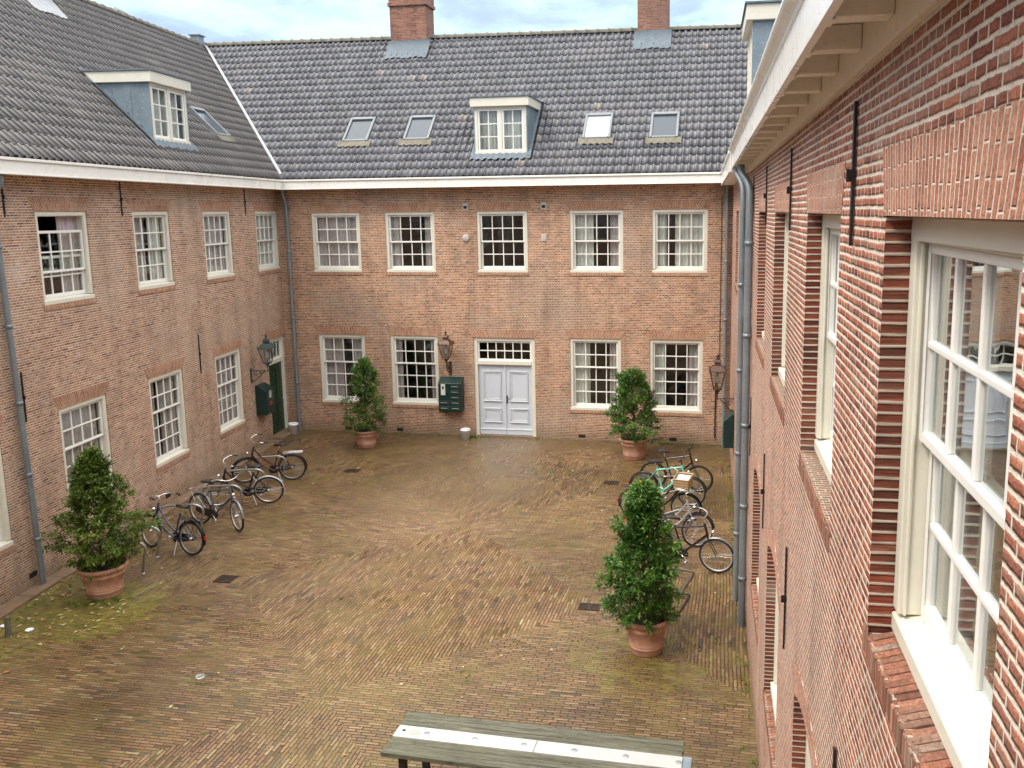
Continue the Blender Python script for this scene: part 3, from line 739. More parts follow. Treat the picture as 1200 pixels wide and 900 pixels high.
vent(LW, 17.2, .22); vent(LW, 12.75, .25)
cb = MB(); cb.tube([(24.35, -.02, 7.2), (24.36, -.02, 3.2)], .011, 6); cb.build('cable', 'bucket', LW)
# roof, dormer, roof light
rzL = lambda a: 12.40+(23.0-a)*.006
# valley planes (world): through (-13.11,23.69) towards (-18.3,28.45)
V0 = Vector((-13.12, 23.69, 0)); V1 = Vector((-18.3, 28.45, 0)); vd = (V1-V0).normalized(); vn = Vector((vd.y, -vd.x, 0))  # vn points to +y,+x side
if vn.y < 0: vn = -vn
def to_local(emp, co, no):
    mw = Matrix.Translation(emp.location) @ Matrix.Rotation(emp.rotation_euler[2], 4, 'Z'); inv = mw.inverted()
    return inv @ co, (inv.to_3x3() @ no).normalized()
dLo = dict(a0=18.30, a1=19.88, b=.24, z0=8.28, z1=9.58)
rf = tile_roof(LW, -1.0, 30.0, .42, rzL, 'tile_left', [to_local(LW, V0, vn)], holes=[(18.33, 19.85, 8.25, 9.80), (22.1, 22.95, 8.75, 9.45)], seed=5)
ridge_tiles(rf, [(-1.0, rzL(-1)-EAVE-.42, rzL(-1)+.02), (29.9, rzL(29.9)-EAVE-.42, rzL(29.9)+.02)])
dormer(LW, 18.30, 19.86, .24, 8.28, 9.58, .42)
skylight(LW, 22.52, 8.72, .42)
# valley lead
vl = MB(); 
p0, p1 = Vector((-13.12, 23.69, 7.66)), Vector((-18.33, 28.47, 12.42)); dvv = (p1-p0); sdv = Vector((vn.x, vn.y, 0)); rows = []
for k in range(31):
    c = p0+dvv*k/30; w = .045; rows.append([c-sdv*w+Vector((0, 0, .115)), c+Vector((0, 0, .10)), c+sdv*w+Vector((0, 0, .115))])
invL = (Matrix.Translation(LW.location) @ Matrix.Rotation(R(95.9145), 4, 'Z')).inverted()
vl.grid(rows); o = vl.build('valley_lead', 'leadw', LW, invL)
# chimney of the left wing, its white lead apron shows at the frame's top edge
def chimney(parent, a0, a1, b0, b1, zb, zt, corbel=True, mat='brick_chimney', over=.41, apron='lead'):
    c = MB(); c.box(a0, a1, b0, b1, zb, zt)
    if corbel:
        c.box(a0-.05, a1+.05, b0-.05, b1+.05, zt, zt+.10); c.box(a0-.02, a1+.02, b0-.02, b1+.02, zt+.10, zt+.42); c.box(a0-.07, a1+.07, b0-.07, b1+.07, zt+.42, zt+.50)
    o = c.build('chimney', mat, parent)
    ap = MB(); n = 24; w0, w1 = a0-.10, a1+.12; rows = []
    for (db, hh) in ((-.42, .07), (-.2, .08), (-.02, .12)):
        r = []
        for i in range(n+1):
            x = w0+(w1-w0)*i/n; b = b0+db+.02*math.sin(x*9)*(db < -.3); r.append((x, b, EAVE+over+b+hh+.014*math.cos(2*math.pi*x/TW)*(db < -.1)))
        rows.append(r)
    r = [(x, b0-.015, EAVE+over+b0+.26) for x, _, _ in rows[-1]]; rows.append(r)
    ap.grid(rows); ap.build('lead_flashing', apron, o)
    return o
chimney(LW, 19.25, 20.25, 3.78, 4.55, 11.5, 14.2, mat='brick_chimney', over=.42, apron='leadw')
# ridge vents
v = MB(); v.box(28.55, 28.9, 4.25, 4.55, 12.2, 12.66); v.box(28.5, 28.95, 4.2, 4.6, 12.66, 12.70); v.build('roof_vent', 'pipe', LW)
v = MB(); v.tube([(25.1, 4.75, 12.0), (25.1, 4.75, 12.6)], .05, 10); v.tube([(24.65, 4.75, 12.66), (25.5, 4.75, 12.60)], .075, 10); v.build('roof_vent', 'leadw', LW)
# stone strip along the foot of the wall
k = MB(); x = 2.0
while x < 22.8:
    l = rnd.uniform(.7, 1.1); k.box(x, min(x+l-.012, 22.82), -.30, -.002, -.05, .035+rnd.uniform(0, .012)); x += l
ko = k.build('kerb', 'stone'); ko.location = LW.location; ko.rotation_euler = LW.rotation_euler; bevel(ko, .012, 2); tag(ko, 'narrow worn stone strip along the foot of the left wall', 'kerb', kind='structure')

# ------------------------------------------------------------------ BACK WING
BW = thing('brick_building', (0, 24.06, 0), 0, 'orange brown brick wing with pale double doors closing the far end of the courtyard', 'building')
BU = [(-12.43, -10.91), (-10.12, -8.61), (-7.34, -5.85), (-4.62, -3.11), (-2.30, -.78)]
BL = [(-12.41, -10.93), (-10.12, -8.64), (-4.66, -3.18), (-2.36, -.87)]
ops = [opn(a, b, 4.88, 6.63) for a, b in BU]+[opn(a, b, .90, 3.00) for a, b in BL]+[opn(-7.55, -5.70, 0, 2.98)]
mb = MB(); facade(mb, -13.55, -.08, 0, 7.35, ops, archh=.24)
mb.build('wall', ['brick_back', 'arch_back'], BW)
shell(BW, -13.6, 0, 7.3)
cu = [((0, 1, 'curtain'),), ((0, .24), (.80, 1.0)), ((.0, .0001),), ((0, .42, 'curtain_pale'), (.78, 1, 'curtain')), ((0, .22, 'curtain_pale'), (.4, 1, 'curtain_pale'))]
for (a, b), c in zip(BU, cu): sash_window(BW, a, b, 4.88, 6.63, .025, curt=[q for q in c if q[1] > .01])
cu = [((0, .45), (.72, 1)), ((0, .16), (.84, 1)), ((0, .36, 'curtain_pale'), (.8, 1)), ((0, .26, 'curtain_pale'), (.76, 1))]
for (a, b), c in zip(BL, cu): sash_window(BW, a, b, .90, 3.00, .025, 2, 3, curt=c)
def front_door():
    a0, a1, z1 = -7.55, -5.70, 2.98; f = MB(); y0 = .04; w = .11
    f.box(a0, a0+w, y0, y0+.16, 0, z1-w); f.box(a1-w, a1, y0, y0+.16, 0, z1-w); f.box(a0, a1, y0, y0+.16, z1-w, z1); f.box(a0+w, a1-w, y0-.01, y0+.14, 2.17, 2.29)
    D = f.build('door_frame', 'cream', BW); bevel(D, .006, 1)
    s_ = MB(); q = bars(s_, a0+w, a1-w, 2.29, z1-w, y0+.04, 6, 2, .05, .028, .04); s_.build('transom', 'white', D)
    g = MB(); pane(g, *q, y0+.06); g.build('glass', 'glass', D)
    m = (a0+a1)/2
    for k, (x0, x1) in enumerate(((a0+w+.004, m-.002), (m+.002, a1-w-.004))):
        d = MB(); y = y0+.07; d.box(x0, x1, y, y+.05, .04, 2.165)
        for (za, zb) in ((1.06, 1.98), (.42, .86)):
            p, q2 = x0+.13, x1-.13
            # raised moulding around a sunk field
            for t, o_ in ((.0, .022), (.04, .012)):
                d.box(p+t, q2-t, y-o_, y, zb-t-.045, zb-t); d.box(p+t, q2-t, y-o_, y, za+t, za+t+.045)
                d.box(p+t, p+t+.03, y-o_, y, za+t+.045, zb-t-.045); d.box(q2-t-.03, q2-t, y-o_, y, za+t+.045, zb-t-.045)
            d.box(p-.01, q2+.01, y-.035, y, za-.005, za+.022)
        d.box(x0, x1, y-.03, y, .05, .20); d.box(x0, x1, y-.045, y, .20, .225)
        if k == 0: d.box(x1-.03, x1+.02, y-.025, y, .22, 2.16)
        dd = d.build('door', 'door', BW); bevel(dd, .006, 1)
        if k == 1:
            h = MB(); h.box(x0+.015, x0+.055, y-.012, y, 1.0, 1.24); h.tube([(x0+.035, y-.01, 1.15), (x0+.035, y-.06, 1.15), (x0+.13, y-.06, 1.15)], .010, 8); h.build('handle', 'iron', dd)
    st = MB(); st.box(a0, a1, -.03, .12, 0, .04); st.build('doorstep', 'stone', BW)
front_door()
gutter(BW, -13.14, -.36, .46)
drainpipe(BW, [(-13.16, -.25, 7.3), (-13.16, -.25, 7.15), (-13.16, -.10, 6.95), (-13.16, -.10, 0)], .05, [(-13.16, -.10, z) for z in (1.5, 3.5, 5.5, 6.8)])
drainpipe(BW, [(-.26, -.25, 7.3), (-.26, -.25, 7.2), (-.26, -.11, 7.05), (-.26, -.11, 0)], .048, [(-.26, -.11, z) for z in (1.3, 3.6, 5.2)])
cb = MB(); cb.tube([(-.40, -.02, 7.0), (-.41, -.02, 2.3)], .008, 6); cb.tube([(-.5, -.03, 2.0), (-.51, -.03, .2)], .016, 8); cb.build('cable', 'iron', BW)
for a, z in ((-11.59, .1), (-9.93, .12), (-4.33, .12), (-1.68, .12)): vent(BW, a, z)
for a, z, r_ in ((-7.66, 6.76, 0), (-5.365, 6.76, 0), (-7.67, 5.87, 1), (-5.37, 5.87, 0)):
    v = MB(); 
    if r_: v.lathe([(.0, 0), (.10, 0), (.11, .015), (.09, .03), (.0, .035)], 16); v.build('vent_cover', 'plate', BW, Matrix.Translation((a, 0, z)) @ Matrix.Rotation(R(90), 4, 'X'))
    else: v.box(a-.08, a+.08, -.02, 0, z-.10, z+.10, 0); v.box(a-.05, a+.05, -.026, -.02, z-.06, z+.02, 1); v.build('vent_cover', ['plate', 'dark'] if z > 6 else ['plate', 'plate'], BW)
rzB = lambda a: 12.40-(a+18.3)*.0155
W0 = Vector((-.45, 23.6, 0)); wn = Vector((1, -1, 0)).normalized()    # right-hand valley, keep the left side
rb = tile_roof(BW, -18.6, 5.5, .41, rzB, 'tile_back', [to_local(BW, V0, -vn), to_local(BW, W0, wn)],
               holes=[(-7.32, -5.88, 8.2, 9.80), (-11.6, -10.85, 8.72, 9.40), (-9.68, -8.93, 8.72, 9.40), (-4.33, -3.54, 8.62, 9.32), (-2.42, -1.65, 8.58, 9.28)], seed=9)
ridge_tiles(rb, [(-18.3, rzB(-18.3)-EAVE-.41, rzB(-18.3)+.02), (4.6, rzB(4.6)-EAVE-.41, rzB(4.6)+.02)], seed=8)
dormer(BW, -7.36, -5.86, .17, 8.20, 9.53, .41)
skylight(BW, -11.22, 8.68, .41, label=None); skylight(BW, -9.31, 8.68, .41)
skylight(BW, -3.94, 8.58, .41, glass='skyglass_pale', label='white roof window right of the dormer'); skylight(BW, -2.04, 8.55, .41)
chimney(BW, -11.27, -10.05, 3.9, 4.7, 11.6, 13.25, over=.41)
chimney(BW, -3.14, -2.20, 3.85, 4.6, 11.5, 14.3, over=.41)

# ------------------------------------------------------------------ RIGHT WING (local a = -s, s metres away from the camera along the wall)
RW = thing('brick_building', (.7054, 0, 0), R(-88.068), 'red brick wing with pale pointing and cream eaves close by on the right', 'building')
RU = [(-24.0+.35, -24.0+1.9)]
RU = [(-(s), -(s-1.54)) for s in (3.63, 6.34, 9.28, 12.08, 15.0, 18.0, 21.2)]
RLw = [(-(s), -(s-1.54)) for s in (3.4, 6.27, 9.2, 12.0, 17.3)]
ops = [opn(a, b, 4.83 if i else 4.80, 6.57, archh=.27, L=.178) for i, (a, b) in enumerate(RU)]+[opn(a, b, 1.25, 2.95, rise=.20, archh=.2, L=.178) for a, b in RLw]
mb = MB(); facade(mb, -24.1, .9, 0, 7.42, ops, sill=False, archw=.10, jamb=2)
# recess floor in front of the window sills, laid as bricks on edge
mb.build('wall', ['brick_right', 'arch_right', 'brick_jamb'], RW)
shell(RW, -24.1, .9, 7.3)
cR = [((.0, .30, 'curtain_pale'), (.84, 1.0, 'curtain')), ((0, .5, 'curtain_pale'),), (full,), (full,), (full,), (full,), (full,)]
for i, ((a, b), c) in enumerate(zip(RU, cR)):
    z0 = 4.83 if i else 4.80
    sash_window(RW, a+.002, b-.002, z0+.03, 6.565, .10, curt=c, glass='glass_near' if i < 2 else 'glass', hi=i < 2)
for a, b in RLw:
    W = sash_window(RW, a+.002, b-.002, 1.29, 2.945, .10, 2, 3, curt=(full,))
    f = MB(); n = 12
    for k in range(n):
        t0, t1 = k/n, (k+1)/n; x0, x1 = a+.002+(b-a-.004)*t0, a+.002+(b-a-.004)*t1; za, zb = 2.947+.195*(1-(2*t0-1)**2), 2.947+.195*(1-(2*t1-1)**2)
        f.face([(x0, .11, 2.945), (x1, .11, 2.945), (x1, .11, zb), (x0, .11, za)])
    f.build('arch_panel', 'cream', W)
# brick-on-edge sills: every brick of them modelled
for i, (a, b) in enumerate(RU+RLw):
    zt = 4.83 if i < 7 else 1.28
    sb = MB(); x = a-.06; rr = random.Random(i)
    while x < b+.05:
        w = .046+rr.uniform(-.003, .003); zz = rr.uniform(-.004, .004); yf = -.007+rr.uniform(-.003, .003)
        m1 = .007
        top0, top1 = zt-.035+zz, zt+.002+zz; y1 = .12
        if x < a or x+w > b: y1 = -.0005
        pts = [(x, yf, zt-.13), (x+w-m1, yf, zt-.13), (x+w-m1, y1, zt-.13), (x, y1, zt-.13), (x, yf, top0), (x+w-m1, yf, top0), (x+w-m1, y1, top1), (x, y1, top1)]
        u0 = rr.randint(0, 400)*.178+.012; v0 = rr.randint(0, 400)*.188+.0085
        for q in ((0, 1, 5, 4), (1, 2, 6, 5), (2, 3, 7, 6), (3, 0, 4, 7), (4, 5, 6, 7), (3, 2, 1, 0)):
            sb.face([pts[k] for k in q], [(u0+ (pts[k][1]+.03)*.8, v0+(pts[k][0]-x)*.6+ (pts[k][2]-zt+.13)*.02) for k in q], 0)
        x += w
    sb.box(a-.055, b+.045, -.0035, -.001, zt-.128, zt-.045, 1); sb.box(a+.001, b-.001, -.001, .12, zt-.128, zt-.045, 1)
    so = sb.build('brick_sill', ['sill_brick', 'sillmortar'], RW)
    md = so.modifiers.new('b', 'BEVEL'); merge(so, .0001); md.width = .005; md.segments = 1; md.limit_method = 'ANGLE'
# ironwork
for s, z0, z1 in ((4.38, 6.42, 7.10), (7.53, 6.42, 7.10), (10.54, 6.42, 7.10), (13.4, 6.42, 7.1), (7.02, 2.92, 3.82), (9.84, 2.92, 3.82), (4.25, 2.9, 3.84), (12.9, 2.92, 3.82), (16.2, 2.9, 3.8)): anchor(RW, -s, z0, z1, .030)
# eaves: wall board, soffit, consoles and a moulded gutter
g = MB(); G0, G1 = -15.0, .9
yb = -.27
g.box(G0, G1, yb-.035, yb, 7.27, 7.30); g.box(G0, G1, yb-.022, yb, 7.30, 7.50)
n = 6
prof = [(yb-.022, 7.50), (yb-.03, 7.51), (yb-.035, 7.53), (yb-.05, 7.55), (yb-.075, 7.565), (yb-.085, 7.58), (yb-.085, 7.60), (yb, 7.60)]
for (p, q) in zip(prof, prof[1:]): g.face([(G0, p[0], p[1]), (G1, p[0], p[1]), (G1, q[0], q[1]), (G0, q[0], q[1])])
g.face([(G0, yb-.022, 7.50), (G0, yb, 7.50), (G0, yb, 7.60), (G0, yb-.085, 7.60)])
g.box(G0-.02, G0, yb-.03, -.0, 7.27, 7.52)
go = g.build('gutter', 'gutter', RW)
s_ = MB(); s_.box(G0, G1, yb, -.03, 7.41, 7.45); s_.box(G0, G1, yb, .0, 7.585, 7.595); s_.box(G0, G1, -.03, -.001, 7.215, 7.41); s_.build('soffit', 'soffit', go)
x = 3.53; ss = []
while x < 14.9: ss.append(x); x += .69
ss += [2.84, 2.15, 1.46, .77, .08]
for s in ss:
    c = MB(); c.box(-s-.055, -s+.055, yb+.001, -.031, 7.30, 7.409); c.box(-s-.065, -s+.065, yb+.001, yb+.03, 7.288, 7.30)
    co = c.build('console', 'soffit', go); bevel(co, .004, 1)
l = MB(); l.box(G0, G1, yb-.06, yb+.0, 7.602, 7.608); l.build('gutter_lining', 'iron', go)
gutter(RW, -23.65, -15.03, .33, 7.22, 7.58)
# two rain pipes side by side
drainpipe(RW, [(-13.5, -.20, 7.27), (-13.5, -.20, 7.16), (-13.3, -.070, 6.95), (-13.25, -.070, 6.6), (-13.25, -.070, 0.0)], .056, [(-13.25, -.070, z) for z in (.8, 2.0, 3.3, 4.7, 6.1)], rad=.2)
drainpipe(RW, [(-14.35, -.24, 7.27), (-14.35, -.24, 7.18), (-14.2, -.135, 6.98), (-14.15, -.135, 6.7), (-14.15, -.135, 0.0)], .046, [(-14.15, -.135, z) for z in (1.2, 2.6, 4.0, 5.4)], rad=.15)
rr_ = tile_roof(RW, -32.0, .9, .20, lambda a: 12.2, 'tile_left', [to_local(RW, W0, -wn)], holes=[(-16.2, -14.6, 8.0, 9.8)], seed=12)
dormer(RW, -16.2, -14.62, -.02, 8.05, 9.55, .20)

# ------------------------------------------------------------------ FRONT WING (behind the camera, seen only in window reflections)
FW = thing('brick_building', (0.9, -.75, 0), R(180), 'plain brown brick wing behind the viewpoint closing the near end of the courtyard', 'building')
fo = [opn(1.6+i*2.9, 3.1+i*2.9, 4.88, 6.63) for i in range(4)]+[opn(1.6+i*2.9, 3.1+i*2.9, .9, 3.0) for i in range(4)]
mb = MB(); facade(mb, 0, 13.0, 0, 7.4, fo); mb.build('wall', ['brick_left', 'arch_left'], FW); shell(FW, 0, 13, 7.3)
for o in fo: sash_window(FW, o['a0'], o['a1'], o['z0'], o['z1'], .02, 2, 2 if o['z0'] > 2 else 3, curt=(full,))
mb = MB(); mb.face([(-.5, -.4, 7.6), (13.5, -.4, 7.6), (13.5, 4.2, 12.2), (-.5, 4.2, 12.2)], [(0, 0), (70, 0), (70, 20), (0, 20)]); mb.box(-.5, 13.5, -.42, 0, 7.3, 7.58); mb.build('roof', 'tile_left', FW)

# ------------------------------------------------------------------ street furniture on the walls
def lantern(name, metal, world, wall_dir, arm, label, s=1.0, scroll=True):
    """tapered four-sided gas-type lantern; world = lantern foot; wall_dir = unit vector towards the wall"""
    L = thing(name, world, 0, label, 'lamp')
    d = Vector((wall_dir[0], wall_dir[1], 0)); ang = math.atan2(d.y, d.x); X = Matrix.Rotation(ang, 4, 'Z') @ Matrix.Scale(s, 4)
    fr = MB(); b, t, h = .085, .17, .42; z0 = .10
    cb_, ct = [(-b, -b), (b, -b), (b, b), (-b, b)], [(-t, -t), (t, -t), (t, t), (-t, t)]
    for i in range(4): fr.tube([(*cb_[i], z0), (*ct[i], z0+h)], .011, 6)
    for c, z in ((cb_, z0), (ct, z0+h)):
        for i in range(4): fr.tube([(*c[i], z), (*c[(i+1) % 4], z)], .013, 6)
    fr.lathe([(.0, z0-.005), (.10, z0-.005), (.10, z0+.012), (.0, z0+.012)], 4); fr.lathe([(.02, -.02), (.035, 0), (.03, .03), (.06, .06), (.09, .10)], 12)
    fr.tube([(0, 0, z0), (0, 0, z0+.16)], .012, 6)
    F = fr.build('frame', metal, L, X)
    rf_ = MB(); zt = z0+h
    def ring(r, z): return [(r*math.cos(R(45+90*k)), r*math.sin(R(45+90*k)), z) for k in range(4)]
    rings = [ring(.275, zt-.01), ring(.27, zt+.015), ring(.15, zt+.12), ring(.10, zt+.135), ring(.095, zt+.20), ring(.12, zt+.21), ring(.06, zt+.26)]
    rf_.grid(rings, True, smooth=False); rf_.lathe([(.03, zt+.25), (.022, zt+.30), (.04, zt+.33), (.012, zt+.37), (.0, zt+.43)], 10)
    for k in range(4):
        p = (.25*math.cos(R(45+90*k)), .25*math.sin(R(45+90*k))); rf_.lathe([(.012, 0), (.018, .03), (.004, .07)], 6, (*p, zt+.02))
    rf_.build('lamp_roof', metal, L, X)
    gl = MB()
    for i in range(4):
        j = (i+1) % 4; q = .97
        gl.face([(cb_[i][0]*q, cb_[i][1]*q, z0+.01), (cb_[j][0]*q, cb_[j][1]*q, z0+.01), (ct[j][0]*q, ct[j][1]*q, z0+h-.01), (ct[i][0]*q, ct[i][1]*q, z0+h-.01)])
    gl.build('glass', 'glass_lamp', L, X)
    bl = MB(); bl.lathe([(.0, .18), (.03, .19), (.045, .25), (.045, .36), (.03, .42), (.0, .44)], 12, (0, 0, z0-.05)); bl.build('bulb', 'curtain_pale', L, X)
    br = MB()
    br.tube(tube_path([(0, 0, .0), (0, 0, -.10), (.0, 0, -.16)], .03), .016, 8)
    if scroll:
        br.tube(tube_path([(0, 0, -.12), (arm, 0, -.12)], .03), .016, 8)
        br.tube(tube_path([(arm, 0, -.42), (arm*.75, 0, -.40), (arm*.35, 0, -.20), (arm*.15, 0, -.14)], .1), .013, 8)
        for cx, cz, rr2 in ((arm*.72, -.22, .07), (arm*.42, -.19, .045)):
            br.tube([(cx+rr2*(1-k/30)*math.cos(k*.42), 0, cz+rr2*(1-k/30)*math.sin(k*.42)) for k in range(26)], .008, 6)
    else:
        br.tube(tube_path([(0, 0, -.05), (0, 0, -.22), (arm*.6, 0, -.36), (arm, 0, -.30)], .1), .02, 8)
        br.tube(tube_path([(0.0, 0, -.10), (arm*.5, 0, -.05), (arm, 0, -.12)], .1), .013, 8)
        br.lathe([(.0, -.14), (.035, -.10), (.05, 0), (.035, .06), (.0, .08)], 10, (arm*.62, 0, -.16))
    br.box(arm-.015, arm, -.045, .045, -.47, -.05)
    br.build('bracket', metal, L, X)
    return L
lantern('wall_lamp', 'copper', (-8.27, 23.72, 2.30), (0, 1), .34, 'brown copper wall lantern between a ground floor window and the pale double doors', 1.0, False)
# left lantern: on the left wall at s=21.75
def Lp(s, n, z): return Vector((-dL+s*math.sin(aL)+n*math.cos(aL), s*math.cos(aL)-n*math.sin(aL), z))
aR, dR = R(-1.932), .7054
def Rp(s, n, z): return Vector((dR+s*math.sin(aR)-n*math.cos(aR), s*math.cos(aR)+n*math.sin(aR), z))
p = Lp(21.75, .50, 2.42); lantern('wall_lamp', 'verdigris', p, (-math.cos(aL), math.sin(aL)), .50, 'grey green wall lantern on a scroll bracket beside the dark green door')
p = Rp(20.4, .40, 2.28); lantern('wall_lamp', 'copper', p, (math.cos(aR), -math.sin(aR)), .40, 'brown wall lantern on a scroll bracket near the far right corner', 1.05)

def mailbox(loc, rz, w, h, d, cols, label, style=0):
    B = thing('mailbox', loc, rz, label, 'mailbox')
    b = MB(); f = -d    # local y<0 towards the court
    pts = [(0, 0), (0, h), (-d*.25, h), (-d, h-.16), (-d, 0)]
    b.face([(-w/2, y, z) for y, z in pts]); b.face([(w/2, y, z) for y, z in reversed(pts)])
    for (p, q) in zip(pts, pts[1:]+pts[:1]): b.face([(w/2, p[0], p[1]), (w/2, q[0], q[1]), (-w/2, q[0], q[1]), (-w/2, p[0], p[1])])
    o = b.build('body', 'greenbox', B); bevel(o, .012, 2)
    if style == 0:
        rows = 5; hh = (h-.20)/rows
        for c in range(2):
            for r_ in range(rows):
                if c == 0 and r_ >= 2: continue
                x0 = -w/2+.02+c*(w/2-.01); z0 = .02+r_*hh
                m_ = MB(); m_.box(x0, x0+w/2-.03, -d-.010, -d, z0, z0+hh-.015); fo_ = m_.build('flap', 'greenbox', B); bevel(fo_, .004, 1)
                s_ = MB(); s_.box(x0+.05, x0+w/2-.10, -d-.016, -d-.010, z0+hh*.55, z0+hh*.55+.012); s_.lathe([(.010, 0), (.010, .01)], 8, (x0+w/2-.07, -d-.016, z0+hh*.4)); s_.build('name_slot', 'plate', fo_)
        m_ = MB(); m_.box(-w/2+.09, -w/2+.22, -d-.012, -d, h*.50, h*.50+.33); m_.box(-w/2+.13, -w/2+.18, -d-.016, -d-.012, h*.50+.18, h*.50+.26, 1); m_.build('notice_plate', ['label', 'dark'], B)
    else:
        for r_ in range(3):
            z0 = .05+r_*(h-.22)/3; m_ = MB(); m_.box(-w/2+.03, w/2-.03, -d-.01, -d, z0, z0+(h-.22)/3-.02); fo_ = m_.build('flap', 'greenbox', B); bevel(fo_, .004, 1)
        m_ = MB(); m_.box(-.06, .06, -d-.014, -d-.009, h*.30, h*.42); m_.build('sticker', 'red', B)
        m_ = MB(); m_.box(-.09, .05, -d-.014, -d-.009, h*.55, h*.78); m_.build('notice_plate', 'plate', B)
    return B
mailbox((-8.22, 24.055, .78), 0, .70, 1.02, .30, 2, 'dark green bank of letterboxes below the copper lantern left of the double doors')
p = Lp(22.18, 0.003, .98); mailbox(p, R(95.9145), .52, .86, .32, 1, 'dark green mailbox with a red spot beside the green door', 1)
p = Rp(20.3, 0.003, 1.05); mailbox(p, R(-88.068), .6, .8, .24, 1, 'dark green mailbox on the right wall, half hidden behind the rain pipes', 1)

def bucket(loc, r, h, label):
    B = thing('bucket', loc, rnd.uniform(0, 6), label, 'bucket')
    b = MB(); b.lathe([(.0, .0), (r*.82, 0), (r*.98, h*.86), (r*1.08, h*.87), (r*1.08, h*.93), (r*1.0, h*.94), (r*1.02, h), (r*.95, h), (r*.93, h*.9), (r*.78, .02), (.0, .02)], 24); b.build('body', 'bucket', B)
    t = MB(); t.tube([(r*1.09*math.cos(a_), r*1.09*math.sin(a_)*.98, h*.90-.06*math.sin(a_)) for a_ in [R(k*12) for k in range(16)]], .004, 6); t.build('handle', 'metal', B)
bucket((-7.74, 23.66, .004), .14, .31, 'small white bucket standing left of the pale double doors')
bucket((-13.12, 23.5, .004), .145, .34, 'white lidded bucket at the foot of the rain pipe in the left corner')

# ------------------------------------------------------------------ potted shrubs
def shrub(loc, rim, poth, height, rad, label, seed, mat='leaf', nleaf=5200, lean=(0, 0), leafl=.085, topr=.28, nclump=250, amp=.5):
    T = thing('potted_shrub', loc, 0, label, 'potted plant', 'potted evergreen shrubs around the courtyard')
    rr = random.Random(seed); r = rim
    p = MB(); h = poth
    p.lathe([(0, 0), (r*.66, 0), (r*.68, .02), (r*.70, h*.16), (r*.735, h*.18), (r*.735, h*.22), (r*.72, h*.24), (r*.735, h*.26), (r*.735, h*.30), (r*.725, h*.32), (r*.84, h*.68), (r*.885, h*.70), (r*.885, h*.75), (r*.86, h*.77), (r*.90, h*.86), (r*.985, h*.88), (r*1.0, h*.92), (r*1.0, h*.98), (r*.97, h), (r*.90, h), (r*.87, h*.96), (r*.85, h*.85)], 48)
    p.build('pot', 'terracotta', T)
    s_ = MB(); s_.lathe([(0, h*.90), (r*.5, h*.89), (r*.87, h*.87)], 24); s_.build('soil', 'soil', T)
    t = MB(); base = Vector((0, 0, h*.85)); top = Vector((lean[0], lean[1], height*.93))
    t.tube([base+(top-base)*k/6+Vector((rr.uniform(-.02, .02), rr.uniform(-.02, .02), 0)) for k in range(7)], [.034-.004*k for k in range(7)], 8)
    H = height-h
    def env(q):   # radius of the crown at height fraction q
        return rad*(.74+.26*min(1, q/.22))*(1-(max(0, q-.25)/.75)**1.35*(1-topr))*(1 if q < .93 else math.sqrt(max(0, 1-((q-.93)/.07)**2))*.9+.1)
    tips = []
    nb = nclump
    for k in range(nb):
        q = (k+rr.random())/nb; q = q**.85; a = k*2.399+rr.uniform(-.4, .4)
        lump = .80+amp*noise.noise(Vector((math.cos(a)*1.5+seed, math.sin(a)*1.5, q*4.2)))*1.6
        R_ = env(q)*min(1.14, max(.42, lump))*rr.uniform(.80, 1.07)
        ax = base+(top-base)*q*.95
        tip = Vector((ax.x+R_*math.cos(a), ax.y+R_*math.sin(a), h*.92+q*H+rr.uniform(-.05, .05)))
        tips.append((tip, ax, q, a))
        if k % 3 == 0:
            st = ax+Vector((0, 0, -.10)); t.tube([st, (st+tip)/2+Vector((0, 0, .03)), tip], [.010, .007, .004], 5, caps=False)
    t.build('trunk', 'bark', T)
    # leaves: pointed, folded along the midrib, in whorls on the twig ends
    lv = MB(); cols = []
    per = nleaf//nb
    def leaf(o, d, L, w, tone):
        d = d.normalized(); sd = d.cross(Vector((0, 0, 1)))
        if sd.length < .1: sd = Vector((1, 0, 0))
        sd.normalize(); sd = Matrix.Rotation(rr.uniform(-.9, .9), 3, d) @ sd; up = sd.cross(d)
        m1 = o+d*L*.45+up*L*.06; e = o+d*L-Vector((0, 0, L*.12))
        a_ = m1+sd*w+up*w*.35; b_ = m1-sd*w+up*w*.35
        i = len(lv.v); lv.v += [tuple(o), tuple(a_), tuple(e), tuple(b_), tuple(m1)]
        lv.f += [(i, i+1, i+4), (i+1, i+2, i+4), (i, i+4, i+3), (i+4, i+2, i+3)]
        lv.uv += [[(0, 0)]*3]*4; lv.mi += [0]*4; lv.sm += [False]*4; cols.extend([tone]*4)
    for tip, ax, q, a in tips:
        out = (tip-ax); out.z += .08; out.normalize()
        tone0 = min(.9, max(.05, .48+.42*noise.noise(tip*2.6+Vector((seed, 0, 0)))*1.5))
        for j in range(per):
            back = rr.random()**2*.30 if j % 5 else rr.random()*.7; sg = .036 if j % 5 else .06; o = tip.lerp(ax, back)+Vector((rr.gauss(0, sg), rr.gauss(0, sg), rr.gauss(0, sg*.8)))
            az = rr.uniform(0, 2*math.pi); el = rr.uniform(-.9, 1.1)
            d = Vector((math.cos(az)*math.cos(el), math.sin(az)*math.cos(el), math.sin(el)))*.9+out*.75
            tone = min(.96, max(0, tone0+rr.uniform(-.28, .28)))
            if rr.random() < .010: tone = 1.0
            leaf(o, d, leafl*rr.uniform(.7, 1.25), leafl*rr.uniform(.13, .2), tone)
    o = lv.build('foliage', mat, T)
    at = o.data.attributes.new('leafcol', 'FLOAT', 'FACE'); at.data.foreach_set('value', cols)
    return T
